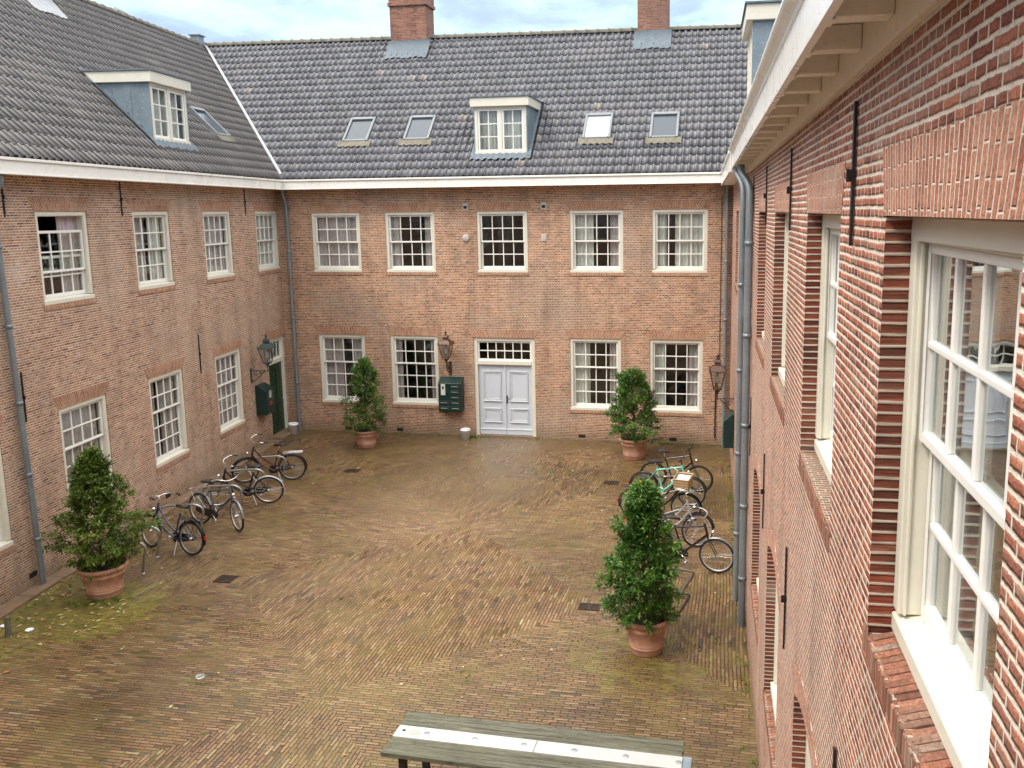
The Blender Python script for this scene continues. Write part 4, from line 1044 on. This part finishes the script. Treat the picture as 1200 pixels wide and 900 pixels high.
shrub((-10.87, 12.66, .004), .41, .56, 2.62, .76, 'large bushy olive green shrub in a terracotta pot by the left wall', 3, 'leaf_olive', 12000, (.0, .0), .10, .14, 230, .55)
shrub((-10.33, 22.52, .004), .37, .50, 2.56, .66, 'shrub in a pale terracotta pot left of the letterboxes, before the far wall', 11, 'leaf', 9000, (.04, 0), .08, .18, 200, .8)
shrub((-2.62, 22.45, .004), .40, .56, 2.44, .90, 'shrub in an orange terracotta pot between two windows right of the double doors', 23, 'leaf', 11000, (-.03, 0), .09, .30, 230, .45)
shrub((-1.24, 12.2, .004), .36, .56, 2.64, .61, 'tallest looking shrub in a terracotta pot in front of the right hand bicycles', 31, 'leaf', 15000, (-.06, 0), .09, .26, 280, .5)

# ------------------------------------------------------------------ bicycles
def bike(p_front, p_rear, label, frame='black', step=True, steer=0.0, rim='chrome', tyre='tyre', fender='black', lean=4, carrier='black', chaincase=True, lowrider=False, basket=False, mtb=False, kick=True, accent=None, grey_tyre=False):
    f, r = Vector(p_front), Vector(p_rear); mid = (f+r)/2; ang = math.atan2(f.y-r.y, f.x-r.x)
    K = thing('bicycle', (mid.x, mid.y, .006), ang, label, 'bicycle', 'bicycles parked in the courtyard'); K.rotation_euler = (R(lean), 0, ang)
    WR = .335; RH = Vector((-.55, 0, WR)); FH = Vector((.56, 0, WR)); HT = Vector((.33, 0, .93)); HB = Vector((.395, 0, .68)); BBk = Vector((-.10, 0, .28)); ST = Vector((-.26, 0, .80))
    axis = (HT-HB).normalized(); S = Matrix.Translation(HB) @ Matrix.Rotation(R(steer), 4, axis) @ Matrix.Translation(-HB)
    def wheel(c, X=None):
        t = MB(); n = 36; pts = [(c.x+WR*math.cos(2*math.pi*k/n)*.975, 0, c.z+WR*math.sin(2*math.pi*k/n)*.975) for k in range(n)]
        rows = []
        for k in range(n+1):
            a_ = 2*math.pi*k/n; rows.append([(c.x+(WR-.023+.024*math.cos(b_))*math.cos(a_), .023*math.sin(b_), c.z+(WR-.023+.024*math.cos(b_))*math.sin(a_)) for b_ in [2*math.pi*j/8 for j in range(8)]])
        t.grid(rows, True); W = t.build('wheel', tyre, K, X)
        q = MB(); rows = []
        for k in range(n+1):
            a_ = 2*math.pi*k/n; rows.append([(c.x+rr_*math.cos(a_), y_, c.z+rr_*math.sin(a_)) for rr_, y_ in ((WR-.036, -.015), (WR-.055, -.011), (WR-.060, 0), (WR-.055, .011), (WR-.036, .015))])
        q.grid(rows, True); q.build('rim', rim, W, X)
        sp = MB()
        for k in range(24):
            a_ = 2*math.pi*k/24; o_ = .5 if k % 2 else -.5
            e = (c.x+(WR-.05)*math.cos(a_), 0, c.z+(WR-.05)*math.sin(a_)); h_ = (c.x+.022*math.cos(a_+o_*2.4), .028*(1 if k % 4 < 2 else -1), c.z+.022*math.sin(a_+o_*2.4))
            sp.tube([h_, e], .0016, 4, caps=False)
        sp.tube([(c.x, -.05, c.z), (c.x, -.03, c.z), (c.x, .03, c.z), (c.x, .05, c.z)], [.014, .024, .024, .014], 10); sp.build('spokes', 'chrome', W, X)
    wheel(RH); wheel(FH, S)
    fm = MB()
    fm.tube([HB, HT], .024, 8)
    if step:
        fm.tube(tube_path([HB+Vector((-.01, 0, .03)), (.18, 0, .42), BBk], .18), .022, 8); fm.tube(tube_path([HT+Vector((.01, 0, -.05)), (.12, 0, .58), (-.16, 0, .40)], .2), .018, 8)
    else:
        fm.tube([HB+Vector((-.01, 0, .04)), BBk], .022, 8); fm.tube([HT+Vector((.015, 0, -.05)), ST+Vector((.01, 0, -.04))], .019, 8)
    fm.tube([BBk, ST], .019, 8)
    for sy in (-.05, .05):
        fm.tube([BBk+Vector((0, sy*.5, 0)), RH+Vector((0, sy, 0))], .009, 6); fm.tube([ST+Vector((0, sy*.3, -.04)), RH+Vector((0, sy, 0))], .008, 6)
    fm.tube([BBk+Vector((0, -.035, 0)), BBk+Vector((0, .035, 0))], .022, 8)
    fm.build('frame', frame, K)
    fk = MB()
    for sy in (-.048, .048):
        fk.tube([HB+Vector((0, sy*.6, -.02)), HB+Vector((.03, sy, -.08)), HB.lerp(FH, .65)+Vector((.0, sy, 0)), FH+Vector((0, sy, 0))], .010, 6)
    fk.tube([HB+Vector((0, -.03, -.01)), HB+Vector((0, .03, -.01))], .014, 6)
    fk.build('fork', frame, K, S)
    hb = MB(); st = HT+axis*.12
    hb.tube([HT-axis*.02, st, st+Vector((.04, 0, .02))], .011, 8)
    if mtb: pts = [(st.x+.02, -.29, st.z+.02), (st.x+.05, -.05, st.z+.01), (st.x+.05, .05, st.z+.01), (st.x+.02, .29, st.z+.02)]
    else: pts = [(st.x-.26, -.27, st.z+.04), (st.x-.10, -.28, st.z+.07), (st.x+.06, -.14, st.z+.05), (st.x+.05, 0, st.z+.01), (st.x+.06, .14, st.z+.05), (st.x-.10, .28, st.z+.07), (st.x-.26, .27, st.z+.04)]
    path = tube_path(pts, .09); hb.tube(path, .011, 8)
    H_ = hb.build('handlebar', 'chrome' if not mtb else 'black', K, S)
    gp = MB()
    for e, n_ in ((path[0], path[1]), (path[-1], path[-2])):
        d = (n_-e).normalized(); gp.tube([e, e+d*.12], .017, 8)
        gp.tube([e+d*.17, e+d*.14+Vector((.05, 0, -.03)), e+d*.05+Vector((.06, 0, -.04))], .005, 5)
    gp.build('grip', 'leather', H_, S)
    lp = MB(); lp.lathe([(0, 0), (.035, 0), (.045, .04), (.04, .06), (.0, .065)], 12); lp.build('headlight', 'chrome', K, S @ Matrix.Translation(HB+Vector((.06, 0, .10))) @ Matrix.Rotation(R(90), 4, 'Y'))
    sd = MB(); top = ST+(ST-BBk).normalized()*.13; rows = []
    sd2 = MB(); sd2.tube([ST-(ST-BBk)*.1, top], .012, 8); 
    for (x, w, z) in ((-.15, .015, .02), (-.13, .085, .035), (-.05, .10, .04), (.02, .06, .035), (.09, .025, .03), (.14, .018, .025), (.15, .008, .02)):
        c = top+Vector((x, 0, z)); rows.append([c+Vector((0, w*math.cos(t), .022*math.sin(t)-(.012 if math.sin(t) < 0 else 0))) for t in [2*math.pi*j/10 for j in range(10)]])
    sd.grid(rows, True); sd.face(rows[0]); sd.face(list(reversed(rows[-1]))); S_ = sd.build('saddle', 'leather', K)
    for w in (-.03, .03): sd2.tube([top+Vector((-.12, w, .0)), top+Vector((.08, w*.5, .005))], .005, 5)
    sd2.build('seat_post', 'chrome', S_)
    if fender:
        for c, X, a0_, a1_ in ((RH, None, 20, 195), (FH, S, 5, 150)):
            t = MB(); rows = []
            for k in range(19):
                a_ = R(a0_+(a1_-a0_)*k/18); r2 = WR+.022
                rows.append([(c.x+(r2+dz)*math.cos(a_), y_, c.z+(r2+dz)*math.sin(a_)) for y_, dz in ((-.027, -.012), (-.02, .002), (0, .007), (.02, .002), (.027, -.012))])
            t.grid(rows); t.grid([list(reversed(r_)) for r_ in rows])
            for sy in (-.03, .03): t.tube([c+Vector((0, sy*1.4, 0)), (c.x+(WR+.02)*math.cos(R(a1_-25 if c is RH else a0_+8)), sy, c.z+(WR+.02)*math.sin(R(a1_-25 if c is RH else a0_+8)))], .003, 4, caps=False)
            fo_ = t.build('mudguard', fender, K, X)
            if c is RH:
                q = MB(); a_ = R(178); q.obox(Matrix.Translation((c.x+(WR+.035)*math.cos(a_), 0, c.z+.06)), .012, .025, .035); q.build('rear_reflector', 'red', fo_)
    if carrier:
        c = MB(); z = .735
        for sy in (-.06, 0, .06): c.tube([(-.36, sy, z), (-.82, sy, z)], .006, 5)
        c.tube(tube_path([(-.36, -.065, z), (-.84, -.065, z), (-.84, .065, z), (-.36, .065, z)], .03), .006, 5)
        for sy in (-.07, .07):
            c.tube([(-.45, sy, z), RH+Vector((0, sy, 0)), (-.74, sy, z)], .005, 5)
        c.build('rear_rack', carrier, K)
    ch = MB()
    if chaincase:
        pts = []
        for k in range(9): a_ = R(-90+180*k/8); pts.append((BBk.x+.03+.10*math.cos(a_), BBk.z+.10*math.sin(a_)))
        for k in range(9): a_ = R(90+180*k/8); pts.append((RH.x+.06*math.cos(a_), RH.z+.055*math.sin(a_)))
        A_ = [(x, -.045, z) for x, z in pts]; B_ = [(x, -.075, z) for x, z in pts]
        ch.face(A_); ch.face(list(reversed(B_)));
        for k in range(len(pts)): j = (k+1) % len(pts); ch.face([A_[k], B_[k], B_[j], A_[j]])
        ch.build('chain_case', 'black', K)
    cr = MB()
    for sy, dx in ((-.09, 1), (.075, -1)):
        e = BBk+Vector((.12*dx, sy, -.11*dx)); cr.tube([BBk+Vector((0, sy*.5, 0)), BBk+Vector((0, sy, 0)), e], .009, 6); 
        cr.obox(Matrix.Translation(e+Vector((0, sy*.6, 0))), .035, .045, .010)
    cr.lathe([(.085, -.003), (.09, 0), (.085, .003)], 20, (0, 0, 0)) if False else None
    cr.tube([(BBk.x+.085*math.cos(2*math.pi*k/20), -.05, BBk.z+.085*math.sin(2*math.pi*k/20)) for k in range(20)], .005, 5, closed=True)
    cr.build('crank', 'chrome', K)
    if kick:
        ks = MB(); ks.tube([(-.20, .03, .26), (-.30, .20, .03-.22*math.sin(R(lean)))], .009, 6); ks.build('kickstand', 'metal', K)
    if basket:
        b = MB(); bx, bz = .50, .80; w, l_, h_ = .19, .15, .24
        for k in range(5):
            z = bz+h_*k/4; e = 1+.10*k/4; pts = [(bx-l_*e, -w*e, z), (bx+l_*e, -w*e, z), (bx+l_*e, w*e, z), (bx-l_*e, w*e, z)]
            for i in range(4):
                p_, q_ = Vector(pts[i]), Vector(pts[(i+1) % 4]); b.tube([p_, q_], .013 if k == 4 else .010, 6)
        e0, e1 = 1, 1.10
        c0 = [(bx-l_, -w), (bx+l_, -w), (bx+l_, w), (bx-l_, w)]; c1 = [((x-bx)*e1+bx, y*e1) for x, y in c0]
        for i in range(4):
            j = (i+1) % 4; b.face([(*c0[i], bz), (*c0[j], bz), (*c1[j], bz+h_), (*c1[i], bz+h_)]); b.face([(*c1[i], bz+h_), (*c1[j], bz+h_), (*c0[j], bz), (*c0[i], bz)])
            for k in range(1, 8):
                t = k/8; b.tube([(c0[i][0]*(1-t)+c0[j][0]*t, c0[i][1]*(1-t)+c0[j][1]*t, bz), (c1[i][0]*(1-t)+c1[j][0]*t, c1[i][1]*(1-t)+c1[j][1]*t, bz+h_)], .007, 4, caps=False)
        b.face([(*c, bz+.01) for c in c0]); B_ = b.build('basket', 'wicker', K, S)
        l2 = MB(); l2.face([(bx-l_*1.02, -w*1.02, bz+h_*.8), (bx+l_*1.02, -w*1.02, bz+h_*.86), (bx+l_*1.02, w*1.02, bz+h_*.8), (bx-l_*1.02, w*1.02, bz+h_*.88)]); l2.build('liner', 'bucket', B_, S)
    return K
bike((-11.50, 14.72), (-10.40, 14.46), 'dark blue and black step-through bicycle, nearest on the left, front wheel to the wall', 'blue', True, -8, 'metal', fender='black', carrier='black', lean=5)
bike((-10.22, 15.80), (-11.33, 16.10), 'slate grey bicycle with pale wheels turned out into the courtyard on the left', 'slate', False, -22, 'tyre_white', fender='silver', carrier='chrome', lean=-4)
bike((-11.55, 17.15), (-10.50, 17.56), 'black bicycle with a white rear mudguard, between the grey and the maroon ones', 'black', True, 12, 'chrome', fender='bucket', carrier=None, lean=-9)
bike((-11.92, 18.88), (-10.82, 19.28), 'maroon black roadster bicycle with chrome rack nearest the green door', 'maroon', True, 25, 'metal', fender='black', carrier='chrome', lean=-4)
bike((-.72, 19.80), (-1.90, 19.95), 'black flat-bar bicycle farthest back on the right side', 'black', False, -4, 'black', fender=None, carrier=None, mtb=True, chaincase=False, lean=3)
bike((-.88, 18.75), (-2.02, 19.0), 'mint green framed bicycle in the right hand row', 'mint', False, 5, 'metal', fender='black', carrier=None, mtb=True, chaincase=False, lean=-3)
bike((-.90, 17.72), (-2.12, 17.82), 'black bicycle with a pale wicker front basket in the right hand row', 'black', True, -6, 'tyre_white', fender='black', carrier='black', basket=True, lean=3)
bike((-.66, 16.38), (-1.75, 16.62), 'silver bicycle with a white rim behind the tall potted shrub', 'silver', True, 35, 'tyre_white', fender='black', carrier=None, lean=-4)
bike((-.24, 15.20), (-1.32, 15.55), 'black bicycle with big spoked front wheel nearest on the right side', 'black', False, 6, 'tyre_white', fender='silver', carrier=None, lean=3)

# bicycle stands
def hoop(loc, rz, label, mat, pts, rad=.09, group='steel hoop bicycle stands'):
    T = thing('bicycle_stand', loc, rz, label, 'bicycle stand', group)
    m = MB(); m.tube(tube_path(pts, rad), .025, 10); m.build('hoop', mat, T)
    for p in (pts[0], pts[-1]): b = MB(); b.lathe([(.0, .012), (.045, .012), (.05, 0)], 14, (p[0], p[1], 0)); b.build('foot_plate', mat, T)
hp = [(-.30, -.10, 0), (-.62, -.04, .48), (-.40, 0, .62), (.28, 0, .66), (.42, .02, .56), (.26, .10, 0)]
for i, (x, y, lb) in enumerate(((-11.05, 13.42, 'grey steel bicycle hoop partly behind the potted shrub by the left wall'), (-11.30, 14.18, 'grey steel hoop in front of the blue bicycle, nearest fully visible on the left'), (-11.22, 15.45, 'grey steel hoop between the blue and the slate grey bicycles'),
                              (-11.15, 16.75, 'grey steel hoop just behind the slate grey bicycle'), (-11.30, 17.95, 'grey steel hoop beyond the bicycle with the white mudguard'), (-11.35, 19.05, 'grey steel hoop around the maroon roadster bicycle'))):
    hoop((x, y, .004), R(8+rnd.uniform(-4, 4)), lb, 'metal', hp)
hp2 = [(-.45, 0, 0), (-.36, 0, .40), (-.05, 0, .50), (.30, 0, .44), (.04, 0, .0)]
for i, (x, y, lb) in enumerate(((-.92, 13.25, 'bent steel stand right of the tall shrub, closest to the viewer'), (-.90, 14.15, 'bent steel stand just below the nearest right hand bicycle'), (-1.0, 17.1, 'bent steel stand between the basket bicycle and the silver bicycle'), (-1.2, 18.3, 'bent steel stand between the mint and the basket bicycles'))):
    hoop((x, y, .004), R(rnd.uniform(-5, 8)), lb, 'darkrack', hp2, .07, 'bent steel bicycle stands on the right')

# ------------------------------------------------------------------ table at the bottom edge
T = thing('picnic_table', (-2.07, 8.50, 0), R(-1.2), 'long weathered wooden table with a white strip down its middle at the bottom edge', 'table')
def planks(y0, y1, n, parent, x0=-1.66, x1=1.60, z=.75):
    w = (y1-y0)/n
    for i in range(n):
        m = MB(); e = rnd.uniform(-.012, .012); ya, yb_ = y0+i*w+.003, y0+(i+1)*w-.003; seg = 16
        rows = []
        for k in range(seg+1):
            x = x0+e+(x1-x0)*k/seg; zz = .003*math.sin(x*3+i)+rnd.uniform(-.001, .001)
            rows.append([(x, ya, z-.05), (x, ya, z+zz), (x, yb_, z+zz), (x, yb_, z-.05)])
        m.grid(rows, True, smooth=False); m.face(list(reversed(rows[0]))); m.face(rows[-1])
        o = m.build('plank', 'wood', parent); bevel(o, .005, 2)
planks(.115, .40, 3, T); planks(-.42, -.115, 3, T)
s_ = MB(); s_.box(-1.66, -.022, -.108, .108, .70, .757); s_.box(-.018, 1.60, -.108, .108, .70, .757); so = s_.build('centre_strip', 'strip', T); bevel(so, .004, 1)
for k in range(6):
    m = MB(); x = -1.29+k*.57; m.lathe([(0, .7595), (.032, .7595), (.036, .758)], 20, (x, 0, 0)); m.build('cap', 'disc', so)
m = MB(); m.lathe([(0, .7592), (.062, .7590)], 20); m.build('paint_spot', 'pink', so, Matrix.Translation((-1.44, -.01, 0)) @ Matrix.Diagonal((1.25, .8, 1, 1)))
m = MB(); m.lathe([(0, .7592), (.02, .7590)], 14); m.build('cable_hole', 'dark', so, Matrix.Translation((-1.57, .01, 0)))
m = MB(); m.box(1.60, 1.70, -.14, .14, .66, .745); mo = m.build('end_cap', 'zinc', T); bevel(mo, .008, 1)
for sx in (-1.45, 1.4):
    m = MB(); m.box(sx-.04, sx+.04, -.36, -.29, 0, .70); m.box(sx-.04, sx+.04, .29, .36, 0, .70); m.box(sx-.04, sx+.04, -.29, .29, .64, .70); mo = m.build('leg', 'iron', T); bevel(mo, .004, 1)
m = MB(); m.box(-1.4, 1.35, -.03, .03, .60, .66); m.build('beam', 'iron', T)

# ------------------------------------------------------------------ small ground things
def grate(x, y, w, d, label, rz=0, two=False):
    G_ = thing('drain_grate', (x, y, .004), rz, label, 'drain grate')
    m = MB(); t = .018
    m.box(-w/2, w/2, -d/2, -d/2+t, 0, .012); m.box(-w/2, w/2, d/2-t, d/2, 0, .012); m.box(-w/2, -w/2+t, -d/2+t, d/2-t, 0, .012); m.box(w/2-t, w/2, -d/2+t, d/2-t, 0, .012)
    if two: m.box(-.02, .02, -d/2+t, d/2-t, 0, .012)
    m.build('rim', 'grate', G_)
    b = MB(); n = 9
    for k in range(n):
        X = -w/2+t+(w-2*t)*(k+.5)/n; b.box(X-.008, X+.008, -d/2+t, d/2-t, .001, .010)
    b.build('bars', 'grate', G_)
    p = MB(); p.box(-w/2+t, w/2-t, -d/2+t, d/2-t, -.02, .0005); p.build('sump', 'dark', G_)
grate(-2.33, 13.48, .36, .24, 'double iron drain grate just left of the tall potted shrub', 0, True)
grate(-2.92, 20.2, .36, .26, 'iron drain grate left of the mint green bicycle')
grate(-9.10, 13.55, .34, .30, 'sunken iron drain grate right of the large potted shrub')
grate(-9.70, 20.2, .36, .26, 'iron drain grate below the pot left of the letterboxes')
m = MB(); m.lathe([(0, .005), (.045, .005), (.055, .008), (.07, .008), (.075, 0)], 20); o = m.build('ground_socket', 'metal', None, None, (-7.53, 10.41, .004)); tag(o, 'small round metal socket set in the paving, lower left', 'ground socket')
Pt = thing('wooden_post', (-11.30, 11.02, 0), .3, 'short rotten grey wooden post near the lower left wall', 'post')
m = MB(); m.tube([(0, 0, 0), (.01, 0, .12), (.0, .01, .26), (.02, 0, .33)], [.055, .05, .048, .035], 9); m.build('stump', 'postwood', Pt)
for i, (x, y, lb) in enumerate(((-11.62, 11.28, 'small white dish left of the wooden post'), (-11.10, 11.22, 'small white dish right of the wooden post'))):
    m = MB(); m.lathe([(0, .01), (.035, .01), (.06, .03), (.065, .03), (.04, 0)], 20); o = m.build('dish', 'bucket', None, None, (x, y, .004)); tag(o, lb, 'dish')

# fallen leaves
def scatter_leaves():
    mb = MB(); cols = []; rr = random.Random(77)
    def put(x, y, s):
        a = rr.uniform(0, 6.28); z = .010+rr.uniform(0, .012); L = s*rr.uniform(.7, 1.3); w = L*.5
        c, n = math.cos(a), math.sin(a); i = len(mb.v)
        for (u, v_, h) in ((-L, 0, 0), (0, -w, .012), (L, 0, .004), (0, w, .014)): mb.v.append((x+u*c-v_*n, y+u*n+v_*c, z+h*rr.uniform(.2, 1)))
        mb.f.append((i, i+1, i+2, i+3)); mb.uv.append([(0, 0)]*4); mb.mi.append(0); mb.sm.append(False); cols.append(rr.choice([.1, .3, .5, .5, .9, .95, .2]))
    for k in range(110):
        y = rr.uniform(9.0, 16); x = -11.05-y*.1035+.35+abs(rr.gauss(0, .7)); put(x, y, .040)
    for k in range(60): put(rr.gauss(-10.7, .7), rr.gauss(11.9, .5), .045)
    for k in range(90): put(rr.uniform(-12.4, -.3), 24-abs(rr.gauss(0, 1.3))-.1, .035)
    for k in range(170): put(rr.uniform(-12, 0), rr.uniform(9, 23), .026)
    o = mb.build('fallen_leaves', 'litter'); at = o.data.attributes.new('leafcol', 'FLOAT', 'FACE'); at.data.foreach_set('value', cols)
    tag(o, 'yellow and brown fallen leaves scattered over the wet paving', 'fallen leaves', kind='stuff')
scatter_leaves()
def tufts():
    mb = MB(); cols = []; rr = random.Random(5)
    def tuft(x, y, n, s):
        for k in range(n):
            a = rr.uniform(0, 6.28); r_ = rr.uniform(0, s*.9); bx, by = x+r_*math.cos(a), y+r_*math.sin(a); h = s*rr.uniform(.4, 1.1); d = rr.uniform(0, 6.28); e = h*rr.uniform(.3, .9); w = .004
            i = len(mb.v); mb.v += [(bx-w, by, .0), (bx+w, by, .0), (bx+e*math.cos(d), by+e*math.sin(d), h)]
            mb.f.append((i, i+1, i+2)); mb.uv.append([(0, 0)]*3); mb.mi.append(0); mb.sm.append(False); cols.append(rr.uniform(0, .93))
    for k in range(60): tuft(rr.uniform(-13.0, -.3), 23.98-abs(rr.gauss(0, .05)), 14, .07)
    for k in range(5): tuft(-7.62+rr.gauss(0, .1), 23.85, 30, .12)
    for k in range(8): tuft(rr.gauss(-2.0, .5), 23.9, 30, .10)
    for k in range(60):
        y = rr.uniform(8, 22); tuft(.66-y*.0337-abs(rr.gauss(0, .06)), y, 14, .06)
    for k in range(130):
        y = rr.uniform(9, 19); tuft(-11.05-y*.1035+.36+abs(rr.gauss(0, .35)), y, 16, .035)
    for (x, y) in ((-7.45, 10.3), (-6.6, 13.2), (-3.5, 14.9), (-1.0, 11.3), (-5.2, 15.5), (-.2, 12.7), (.0, 11.0), (-.3, 22.6), (-.5, 21.8), (-9.8, 14.5), (-3.6, 17.5), (-8.6, 17.0), (-2.3, 12.2), (-3.8, 11.2)):
        for k in range(6): tuft(x+rr.gauss(0, .14), y+rr.gauss(0, .12), 22, .022)
    for (x, y) in ((-10.87, 12.3), (-10.5, 12.4), (-11.1, 12.2)):
        for k in range(7): tuft(x+rr.gauss(0, .15), y+rr.gauss(0, .08), 24, .07)
    o = mb.build('grass', 'grass'); at = o.data.attributes.new('leafcol', 'FLOAT', 'FACE'); at.data.foreach_set('value', cols)
    tag(o, 'low grass and moss growing in the joints and along the walls', 'grass', kind='stuff')
tufts()

# ------------------------------------------------------------------ world, sun, camera
SUN_EL, SUN_AZ = 50.0, 228.0      # azimuth clockwise from +Y: behind and to the left
w = bpy.data.worlds.new('World'); scene.world = w; w.use_nodes = True
g = NG(w.node_tree); bg = g.N['Background']
sky = g.n('ShaderNodeTexSky', sky_type='NISHITA'); sky.sun_disc = False; sky.sun_elevation = R(SUN_EL); sky.sun_rotation = R(SUN_AZ); sky.air_density = 1.0; sky.dust_density = 2.0; sky.ozone_density = 1.0
tc = g.n('ShaderNodeTexCoord').outputs['Generated']; s3 = g.sep(tc)
zz = g.m('ADD', g.m('MAXIMUM', s3[2], 0.0), .18)
pv = g.vec(g.m('DIVIDE', s3[0], zz), g.m('DIVIDE', s3[1], zz), 0.0)
n1 = g.noise(pv, 1.1, 7, .58, .3); n2 = g.noise(g.vm('ADD', pv, (3.1, 7.7, 0.0)), 2.3, 6, .6, .2)
cl = g.mix(g.sstep(n2, .38, .62), (4.6, 5.9, 8.6), (7.4, 9.9, 11.5))
cov = g.sstep(n1, .30, .55, .45, .95)
cl = g.mix(g.sstep(s3[2], .25, .7), cl, (10.6, 10.1, 9.5))
cl = g.vm('SCALE', cl, g.m('ADD', .36, g.m('MULTIPLY', g.m('MAXIMUM', s3[2], 0.0), 2.2)))
colr = g.mix(cov, sky.outputs[0], cl)
g.put(bg.inputs[0], colr); bg.inputs[1].default_value = .085
sd = bpy.data.lights.new('sun', 'SUN'); sd.energy = 1.3; sd.angle = R(16); sd.color = (1.0, .93, .83)
so = bpy.data.objects.new('sun', sd); COL.objects.link(so)
az, el = R(SUN_AZ), R(SUN_EL); dvec = Vector((math.sin(az)*math.cos(el), math.cos(az)*math.cos(el), math.sin(el)))
so.rotation_euler = dvec.to_track_quat('Z', 'Y').to_euler(); so.location = (0, 0, 40)

cam = bpy.data.cameras.new('camera'); co = bpy.data.objects.new('camera', cam); COL.objects.link(co)
F, CX, CY = 1010.55, 679.09, 408.62; pt, yw, rl = R(9.06421605), R(-10.31241342), R(-.59479457)
cy_, sy_ = math.cos(yw), math.sin(yw)
fv = Vector((sy_*math.cos(pt), cy_*math.cos(pt), -math.sin(pt))); rv = Vector((cy_, -sy_, 0)); uv_ = rv.cross(fv); c_, s_ = math.cos(rl), math.sin(rl)
rv, uv_ = c_*rv+s_*uv_, -s_*rv+c_*uv_
mw = Matrix((rv, uv_, -fv)).transposed().to_4x4(); mw.translation = (0, 0, 6.6); co.matrix_world = mw
cam.sensor_fit = 'HORIZONTAL'; cam.sensor_width = 36; cam.lens = 36*F/1200; cam.shift_x = -(CX-600)/1200; cam.shift_y = (CY-450)/1200
cam.clip_start = .05; cam.clip_end = 2000; scene.camera = co
scene.view_settings.view_transform = 'Standard'; scene.view_settings.look = 'None'; scene.view_settings.gamma = 1; scene.view_settings.exposure = 1.0
scene.view_settings.use_curve_mapping = False
scene.render.engine = 'CYCLES'; scene.cycles.max_bounces = 6; scene.cycles.diffuse_bounces = 3; scene.cycles.glossy_bounces = 3; scene.cycles.transparent_max_bounces = 12
scene.cycles.use_denoising = True; scene.cycles.use_adaptive_sampling = True; scene.cycles.adaptive_threshold = .03
